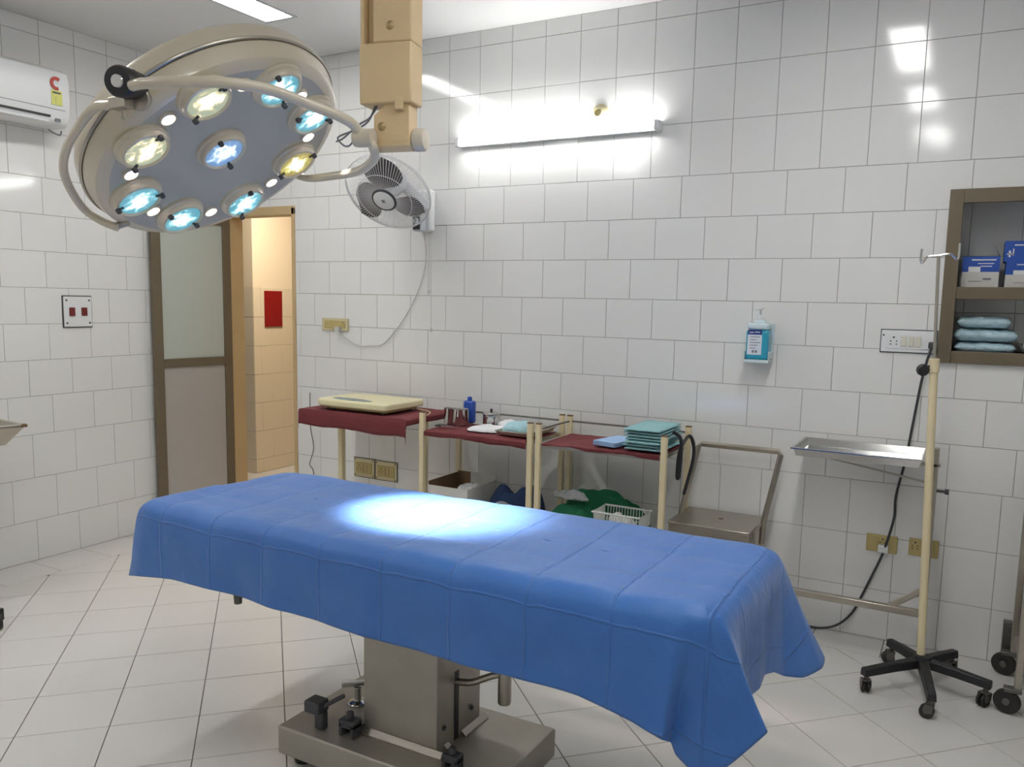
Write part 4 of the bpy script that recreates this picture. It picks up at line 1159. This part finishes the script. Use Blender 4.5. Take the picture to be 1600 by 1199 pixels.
# stack of teal folded cloths on the right trolley
zc = ZT
x0_, x1_, y0_, y1_ = 2.285, 2.462, -0.415, -0.105
names_ = ['bottom', 'second from the bottom', 'third from the bottom', 'fourth from the bottom', 'fifth from the bottom', 'sixth from the bottom', 'top']
for i in range(7):
    random.seed(20+i)
    h = [0.016,0.015,0.016,0.014,0.015,0.014,0.018][i]
    dx = random.uniform(-0.012,0.006); dy = random.uniform(-0.008,0.008); e_ = random.uniform(-0.008,0.0)
    m = MB(); nu, nv = 22, 22
    def fn(u, v, side=1):
        x = x0_+dx+(x1_-x0_+e_)*u; y_ = y0_+dy+(y1_-y0_)*v
        edge = min(1, min(u, 1-u, v, 1-v)*10)
        hh = h*(0.55+0.45*edge)
        w = 0.0028*hnoise(x*24+i*3, y_*24, i)
        if side < 0: return (x+w, y_+w, zc+0.0005+ (h-hh)*0.5)
        return (x+w, y_+w, zc+(h+hh)*0.5-0.0006+w*0.5)
    m.grid(lambda u, v: fn(u, v, 1), nu, nv)
    b0 = len(m.v); m.grid(lambda u, v: fn(u, v, -1), nu, nv)
    w_ = nu+1
    bd_ = [i_ for i_ in range(nu+1)]+[j*w_+nu for j in range(1,nv+1)]+[nv*w_+i_ for i_ in range(nu-1,-1,-1)]+[j*w_ for j in range(nv-1,0,-1)]
    mid_ = []
    for q in bd_:
        a_, c_2 = m.v[q], m.v[b0+q]
        ctr = Vector(((x0_+x1_)/2, (y0_+y1_)/2, a_.z)); dd = (a_-ctr); dd.z = 0; dd.normalize()
        mid_.append(len(m.v)); m.v.append((a_+c_2)/2+dd*0.004)
    nb = len(bd_)
    for k in range(nb):
        k2 = (k+1) % nb
        m.f.append([bd_[k], bd_[k2], mid_[k2], mid_[k]]); m.m.append(0)
        m.f.append([mid_[k], mid_[k2], b0+bd_[k2], b0+bd_[k]]); m.m.append(0)
    o = m.build('folded_cloth', teal_cloth, smooth=50)
    tag(o, 'folded teal cloth, %s in the stack on the right trolley' % names_[i], 'cloth', 'teal cloths stacked on the right trolley')
    zc += h
random.seed(5)
def sheetpack(x0, x1, y0, y1, z, n, mt, name, label, cat, rz=0.0, th=0.004):
    m = MB(); cx, cy = (x0+x1)/2, (y0+y1)/2
    for i in range(n):
        a = rz+random.uniform(-0.05, 0.05)
        fr_ = frame((cx,cy,0),(math.cos(a),math.sin(a),0),(-math.sin(a),math.cos(a),0))
        m.box((x0-cx,y0-cy,z+i*th),(x1-cx,y1-cy,z+i*th+th*0.85),fr_)
    return tag(m.build(name, mt, bevel=0.0015), label, cat)
sheetpack(2.135,2.265,-0.40,-0.19,ZT+0.002,5,ltblue,'folded_gown','light blue folded gown lying left of the teal stack','cloth',rz=-0.25,th=0.0045)

# black straps hanging at the end of the right trolley
m = MB()
loop = spline([(2.475,-0.28,0.915),(2.512,-0.27,0.885),(2.517,-0.27,0.80),(2.512,-0.27,0.705),(2.500,-0.26,0.70),(2.498,-0.24,0.80),(2.512,-0.22,0.86),(2.53,-0.18,0.885),(2.545,-0.16,0.83),(2.545,-0.17,0.76),(2.528,-0.18,0.67),(2.515,-0.19,0.60)],6)
for i in range(len(loop)-1): m.bar(loop[i], loop[i+1], 0.013, 0.016, up=(0,1,0))
tag(m.build('hanging_strap', black_p, smooth=0), 'black straps hanging from the right end of the right trolley', 'strap')

# things on lower shelves
LZ = 0.3185
t = thing('supply_carton', (1.40,-0.26,LZ), 'open white carton with brown inside on the lower shelf of the middle trolley', 'carton')
m = MB()
X_0, X_1, Y_0, Y_1, Z_1 = 1.165, 1.42, -0.41, -0.11, 0.52
m.box((X_0,Y_0,LZ),(X_1,Y_0+0.004,Z_1)); m.box((X_0,Y_1-0.004,LZ),(X_1,Y_1,Z_1+0.03)); m.box((X_0,Y_0+0.004,LZ),(X_0+0.004,Y_1-0.004,Z_1+0.02)); m.box((X_1-0.004,Y_0+0.004,LZ),(X_1,Y_1-0.004,Z_1)); m.box((X_0,Y_0,LZ),(X_1,Y_1,LZ+0.004))
m.build('outside', card_white, t, smooth=0)
m = MB(); m.box((X_0+0.0045,Y_0+0.005,LZ+0.005),(X_0+0.006,Y_1-0.005,Z_1+0.019)); m.box((X_0+0.006,Y_1-0.006,LZ+0.005),(X_0+0.09,Y_1-0.0045,Z_1+0.029)); m.build('inside', card_brown, t, smooth=0)
heap('white_cloth', 1.25,1.41,-0.36,-0.14,LZ+0.05,0.20,white_c,'white cloth filling the open carton on the lower shelf','cloth',9.1,amp=0.4)
heap('navy_cloth', 1.44,1.775,-0.32,-0.09,LZ,0.29,navy_cloth,'navy blue cloth heaped beside the open carton','cloth',2.7,folds=4)
heap('grey_cloth', 1.50,1.74,-0.42,-0.335,LZ,0.225,grey_cloth,'grey cloth bundle in front of the navy heap','cloth',6.2,amp=0.5)
heap('green_cloth', 1.86,2.14,-0.41,-0.275,LZ,0.235,green_cloth,'dark green surgical cloth at the front left of the right trolley lower shelf','cloth',4.4,folds=4,amp=0.5,sharp=5)
heap('green_cloth', 1.86,2.36,-0.262,-0.09,LZ,0.315,green_cloth,'larger dark green cloth piled behind the white plastic basket','cloth',6.1,folds=5,amp=1.1,sharp=3)
heap('pale_cloth', 1.885,2.085,-0.375,-0.315,LZ+0.222,0.045,grey_cloth,'pale crumpled cloth lying on the green heap','cloth',8.8,folds=9,amp=1.6,foldh=0.9,sharp=1.5)
t = thing('plastic_basket', (2.30,-0.26,LZ), 'white plastic basket beside the green cloth on the lower shelf', 'basket')
m = MB()
def bring(z, o): return [(2.20-o,-0.42-o,z),(2.40+o,-0.42-o,z),(2.40+o,-0.16+o,z),(2.20-o,-0.16+o,z)]
bx0, bx1, by0, by1 = 2.155, 2.365, -0.41, -0.275
for zz in (LZ+0.07, LZ+0.13, LZ+0.195):
    o = (zz-LZ)*0.08
    m.tube([(bx0-o,by0-o,zz),(bx1+o,by0-o,zz),(bx1+o,by1+o,zz),(bx0-o,by1+o,zz)],0.005 if zz > LZ+0.15 else 0.003,6,closed=True)
for i in range(15):
    x = bx0+(bx1-bx0)*i/14
    for yy, oy in ((by0,-1),(by1,1)): m.tube([(x,yy,LZ+0.003),(x,yy+oy*0.014,LZ+0.195)],0.0022,5)
for i in range(17):
    yy = by0+(by1-by0)*i/16
    for x, ox in ((bx0,-1),(bx1,1)): m.tube([(x,yy,LZ+0.003),(x+ox*0.014,yy,LZ+0.195)],0.0022,5)
m.box((bx0,by0,LZ+0.001),(bx1,by1,LZ+0.005))
m.build('basket', clear_pl, t)
heap('clear_bag', 2.165,2.345,-0.405,-0.28,LZ+0.006,0.235,clear_pl,'crumpled translucent plastic bag in the white basket','bag',12.2,amp=0.4)

# ------------------------------------------------------------------ steel stool / step with push handle
t = thing('steel_trolley_stand', (2.68,-0.2,0), 'low stainless steel stand with a tall bent tube handle beside the right trolley', 'stand')
m = MB(); m.box((2.495,-0.37,0.495),(2.875,-0.03,0.507)); m.box((2.50,-0.365,0.40),(2.87,-0.355,0.495)); m.box((2.50,-0.045,0.40),(2.87,-0.035,0.495)); m.box((2.50,-0.355,0.40),(2.51,-0.045,0.495)); m.box((2.86,-0.355,0.40),(2.87,-0.045,0.495))
m.build('seat', steel, t, bevel=0.003)
m = MB(); m.lathe([(0,0.002),(0.012,0.001),(0.013,0),(0,0)], (2.70,-0.19,0.507)); m.build('rust_mark', card_brown, t)
for x, y_ in ((2.515,-0.35),(2.855,-0.35),(2.515,-0.05),(2.855,-0.05)):
    m = MB(); m.box((x-0.013,y_-0.013,0.0),(x+0.013,y_+0.013,0.40)); m.build('leg', steel, t, bevel=0.002)
m = MB()
hp = [(2.508,-0.20,0.42),(2.508,-0.195,0.52),(2.548,-0.095,0.824),(2.562,-0.085,0.838),(2.925,-0.085,0.838),(2.938,-0.095,0.824),(2.898,-0.195,0.52),(2.895,-0.20,0.42)]
m.tube(hp, 0.0135, 4)
m.build('handle', steel, t)

# ------------------------------------------------------------------ mayo stand
t = thing('mayo_stand', (3.59,-0.22,0), 'stainless mayo instrument stand with shallow tray behind the drip stand', 'stand')
m = MB(); tray_mesh(m, 3.055, 3.525, -0.375, -0.075, 0.882, 0.034, lip=0.012, sl=0.010); m.build('tray', steel_b, t, bevel=0.003)
m = MB(); m.box((3.567,-0.235,0.09),(3.594,-0.205,0.945)); m.build('post', steel, t, bevel=0.003)
m = MB(); m.box((3.04,-0.235,0.866),(3.60,-0.205,0.879)); m.bar((3.11,-0.22,0.866),(3.59,-0.22,0.79),0.012,0.008); m.build('tray_arm', steel, t, bevel=0.002)
m = MB(); m.lathe([(0,0),(0.006,0),(0.006,0.03),(0.011,0.03),(0.012,0.045),(0,0.045)], (3.594,-0.22,0.765),(1,0,0),16); m.build('lock_screw', dark_grey, t)
m = MB(); m.box((3.00,-0.235,0.215),(3.59,-0.205,0.245)); m.bar((3.45,-0.22,0.24),(3.59,-0.22,0.345),0.012,0.026); m.box((2.975,-0.235,0.06),(3.003,-0.205,0.245)); m.build('base_bar', steel, t, bevel=0.003)
for x in (3.582, 2.989):
    m = MB(); m.lathe([(0,-0.011),(0.030,-0.011),(0.032,-0.006),(0.032,0.006),(0.030,0.011),(0,0.011)], (x,-0.22,0.0325),(0,1,0),24); m.box((x-0.008,-0.236,0.03),(x+0.008,-0.204,0.095)); m.build('castor', rubber, t)

# ------------------------------------------------------------------ drip stand
HX, HY = 3.60, -0.42
t = thing('drip_stand', (HX,HY,0), 'cream drip stand with double hook on a black five-arm castor base', 'drip stand')
tips = [(3.413,-0.606),(3.645,-0.700),(3.825,-0.478),(3.705,-0.235),(3.475,-0.255)]
m = MB(); m.lathe([(0,0.075),(0.034,0.078),(0.036,0.115),(0.03,0.128),(0,0.13)], (HX,HY,0), (0,0,1), 24); m.build('hub', black_p, t)
for i, (tx, ty) in enumerate(tips):
    d = Vector((tx-HX,ty-HY,0)); L_ = d.length; d.normalize(); s = Vector((-d.y,d.x,0))
    arm = MB(); vs = []
    for r, w, z0, z1 in ((0.01,0.024,0.085,0.120),(L_*0.55,0.019,0.080,0.114),(L_+0.018,0.017,0.072,0.104)):
        c0 = Vector((HX,HY,0))+d*r
        vs += [c0+s*w+Vector((0,0,z0)), c0-s*w+Vector((0,0,z0)), c0-s*w*0.8+Vector((0,0,z1)), c0+s*w*0.8+Vector((0,0,z1))]
    fs = [(3,2,1,0),(8,9,10,11)]
    for a in (0, 4):
        for k in range(4): fs.append((a+k, a+(k+1) % 4, a+4+(k+1) % 4, a+4+k))
    arm.add(vs, fs); ao = arm.build('base_arm', black_p, t, bevel=0.004)
    ang = [0.3, 1.45, 2.5, 0.9, 1.9][i]
    wa = Vector((math.cos(ang), math.sin(ang), 0)); wd = Vector((-wa.y, wa.x, 0))
    wc = Vector((tx,ty,0.0255))+wd*0.012
    cs = MB(); 
    for o_ in (-0.009, 0.009): cs.lathe([(0,-0.006),(0.022,-0.006),(0.0255,-0.003),(0.0255,0.003),(0.022,0.006),(0,0.006)], wc+wa*o_, wa, 22)
    cso = cs.build('castor', rubber, t)
    cs = MB(); cs.tube([(tx,ty,0.05),(tx,ty,0.076)],0.009,12)
    fr_ = frame(wc, wd, (0,0,1), wa)
    for o_ in (-0.0175, 0.0175): cs.prism([(-0.020,0.0),(0.006,-0.006),(0.012,0.01),(0.006,0.03),(-0.024,0.03)], fr_, o_-0.0015, o_+0.0015)
    cs.prism([(-0.024,0.027),(0.006,0.027),(0.006,0.031),(-0.024,0.031)], fr_, -0.0185, 0.0185)
    cs.build('castor_fork', wheel_grey, cso, smooth=20)
PB = Vector((3.592,-0.412,0.12)); PT = Vector((3.552,-0.41,1.315)); PS = Vector((3.537,-0.41,1.71))
m = MB(); m.tube([PB, PT],0.0155,20); m.build('pole', cart_cream, t)
m = MB(); m.tube([PT.lerp(PB,0.04), PT.lerp(PB,-0.006)],0.019,20); cp = m.build('collar', cart_cream, t, bevel=0.002)
m = MB(); m.tube([PT.lerp(PB,0.02), PS],0.006,12); m.build('inner_rod', steel, t)
m = MB(); m.tube([PT.lerp(PB,0.02), PT.lerp(PB,0.02)+Vector((-0.02,-0.012,0))],0.004,8); kk = PT.lerp(PB,0.022)+Vector((-0.037,-0.02,-0.012))
m.lathe([(0,-0.012),(0.020,-0.012),(0.024,-0.006),(0.024,0.006),(0.018,0.012),(0,0.012)], kk, (0.4,-0.9,0), 10); m.build('lock_knob', black_p, t)
m = MB()
m.tube(spline([(3.478,-0.41,1.742),(3.476,-0.41,1.70),(3.482,-0.41,1.690),(3.490,-0.41,1.700),(3.500,-0.41,1.712),(3.537,-0.41,1.716),(3.575,-0.41,1.722),(3.590,-0.41,1.712),(3.600,-0.41,1.703),(3.606,-0.41,1.712),(3.606,-0.41,1.762)],4),0.0045,8); m.build('hook', steel_b, t)

# ------------------------------------------------------------------ partly seen trolleys at the picture's sides
t = thing('equipment_trolley', (4.1,-0.35,0), 'steel equipment trolley with large castors at the right edge, below the cabinet', 'trolley')
m = MB()
tx0, tx1, ty0, ty1 = 3.925, 4.40, -0.50, -0.12
for x, y_ in ((tx0,ty0),(tx1,ty0),(tx0,ty1),(tx1,ty1)):
    m = MB(); m.box((x-0.012,y_-0.012,0.10),(x+0.012,y_+0.012,0.76)); m.build('leg', steel, t, bevel=0.003)
    m = MB(); m.lathe([(0,-0.012),(0.043,-0.012),(0.047,-0.006),(0.047,0.006),(0.043,0.012),(0,0.012)], (x-0.03,y_,0.047),(0.3,1,0),28); w_o = m.build('castor', rubber, t)
    m = MB(); m.box((x-0.045,y_-0.02,0.088),(x+0.015,y_+0.02,0.104)); m.lathe([(0,-0.017),(0.014,-0.017),(0.014,0.017),(0,0.017)], (x-0.03,y_,0.047),(0.3,1,0),16); m.build('castor_fork', wheel_grey, w_o, bevel=0.003)
for z in (0.16, 0.62):
    m = MB(); m.box((tx0,ty0,z),(tx1,ty1,z+0.02)); m.build('shelf', steel_dull, t, bevel=0.003)
m = MB(); m.tube(spline([(3.925,-0.48,0.64),(3.905,-0.48,0.70),(3.905,-0.48,0.74),(3.925,-0.48,0.755),(4.1,-0.48,0.757)],5),0.006,8); m.build('side_rail', steel_b, t)
t = thing('ribbed_box', (4.1,-0.3,0.64), 'dark navy case on the equipment trolley at the right edge', 'case')
m = MB(); m.box((3.935,-0.47,0.6405),(4.36,-0.15,0.78)); m.build('body', navy_cloth, t, bevel=0.012)
m = MB(); m.box((3.95,-0.45,0.1805),(4.35,-0.16,0.36)); 
tag(m.build('brown_case', card_brown, bevel=0.01), 'dark brown case on the bottom shelf of the equipment trolley', 'case')
m = MB(); m.box((3.885,-0.045,0.03),(3.93,-0.003,0.20)); m.box((3.90,-0.055,0.10),(3.93,-0.045,0.19))
tag(m.build('wall_bracket', wheel_grey, bevel=0.003), 'small grey metal bracket at the wall foot beside the equipment trolley', 'bracket')

t = thing('side_trolley', (-0.45,-2.1,0), 'stainless tray trolley at the left edge, only its corner showing', 'trolley')
m = MB()
qa = math.radians(-7)
fr_ = frame((-0.14,-1.79,0),(math.cos(qa),math.sin(qa),0),(-math.sin(qa),math.cos(qa),0))
lay = [(-0.06,0.80),(0.0,0.885),(0.0,0.90),(-0.02,0.90),(-0.07,0.81)]
def rc2(o, z): return [fr_ @ Vector(q) for q in ((-0.62-o,-0.45-o,z),(o,-0.45-o,z),(o,o,z),(-0.62-o,o,z))]
vs = [q for o_, z in lay for q in rc2(o_, z)]
fs = [(3,2,1,0)]
for i in range(len(lay)-1):
    for k in range(4): fs.append((i*4+k, i*4+(k+1) % 4, (i+1)*4+(k+1) % 4, (i+1)*4+k))
fs.append((16,17,18,19))
m.add(vs, fs); m.build('tray', steel, t, bevel=0.003)
m = MB(); m.box((-0.028,-0.012,0.885),(0.006,0.012,0.899),fr_); m.build('corner_bumper', card_brown, t, bevel=0.002)
for a, b in ((-0.19,-0.15),(-0.53,-0.10),(-0.19,-0.37),(-0.53,-0.37)):
    p = fr_ @ Vector((a,b,0)); w = Vector((-0.055,-2.0,0)) if (a > -0.4 and b > -0.2) else p
    m = MB(); m.tube([(p.x,p.y,0.085),(p.x,p.y,0.80)],0.0125,14); m.build('leg', steel, t)
    if w is not p: m = MB(); m.bar((p.x,p.y,0.09),(w.x,w.y,0.085),0.02,0.014); m.build('foot_bar', steel, t)
    m = MB(); m.lathe([(0,-0.012),(0.033,-0.012),(0.036,0),(0.033,0.012),(0,0.012)], (w.x,w.y,0.036),(0.4,1,0),24); m.box((w.x-0.01,w.y-0.018,0.04),(w.x+0.01,w.y+0.018,0.092)); m.build('castor', rubber, t)
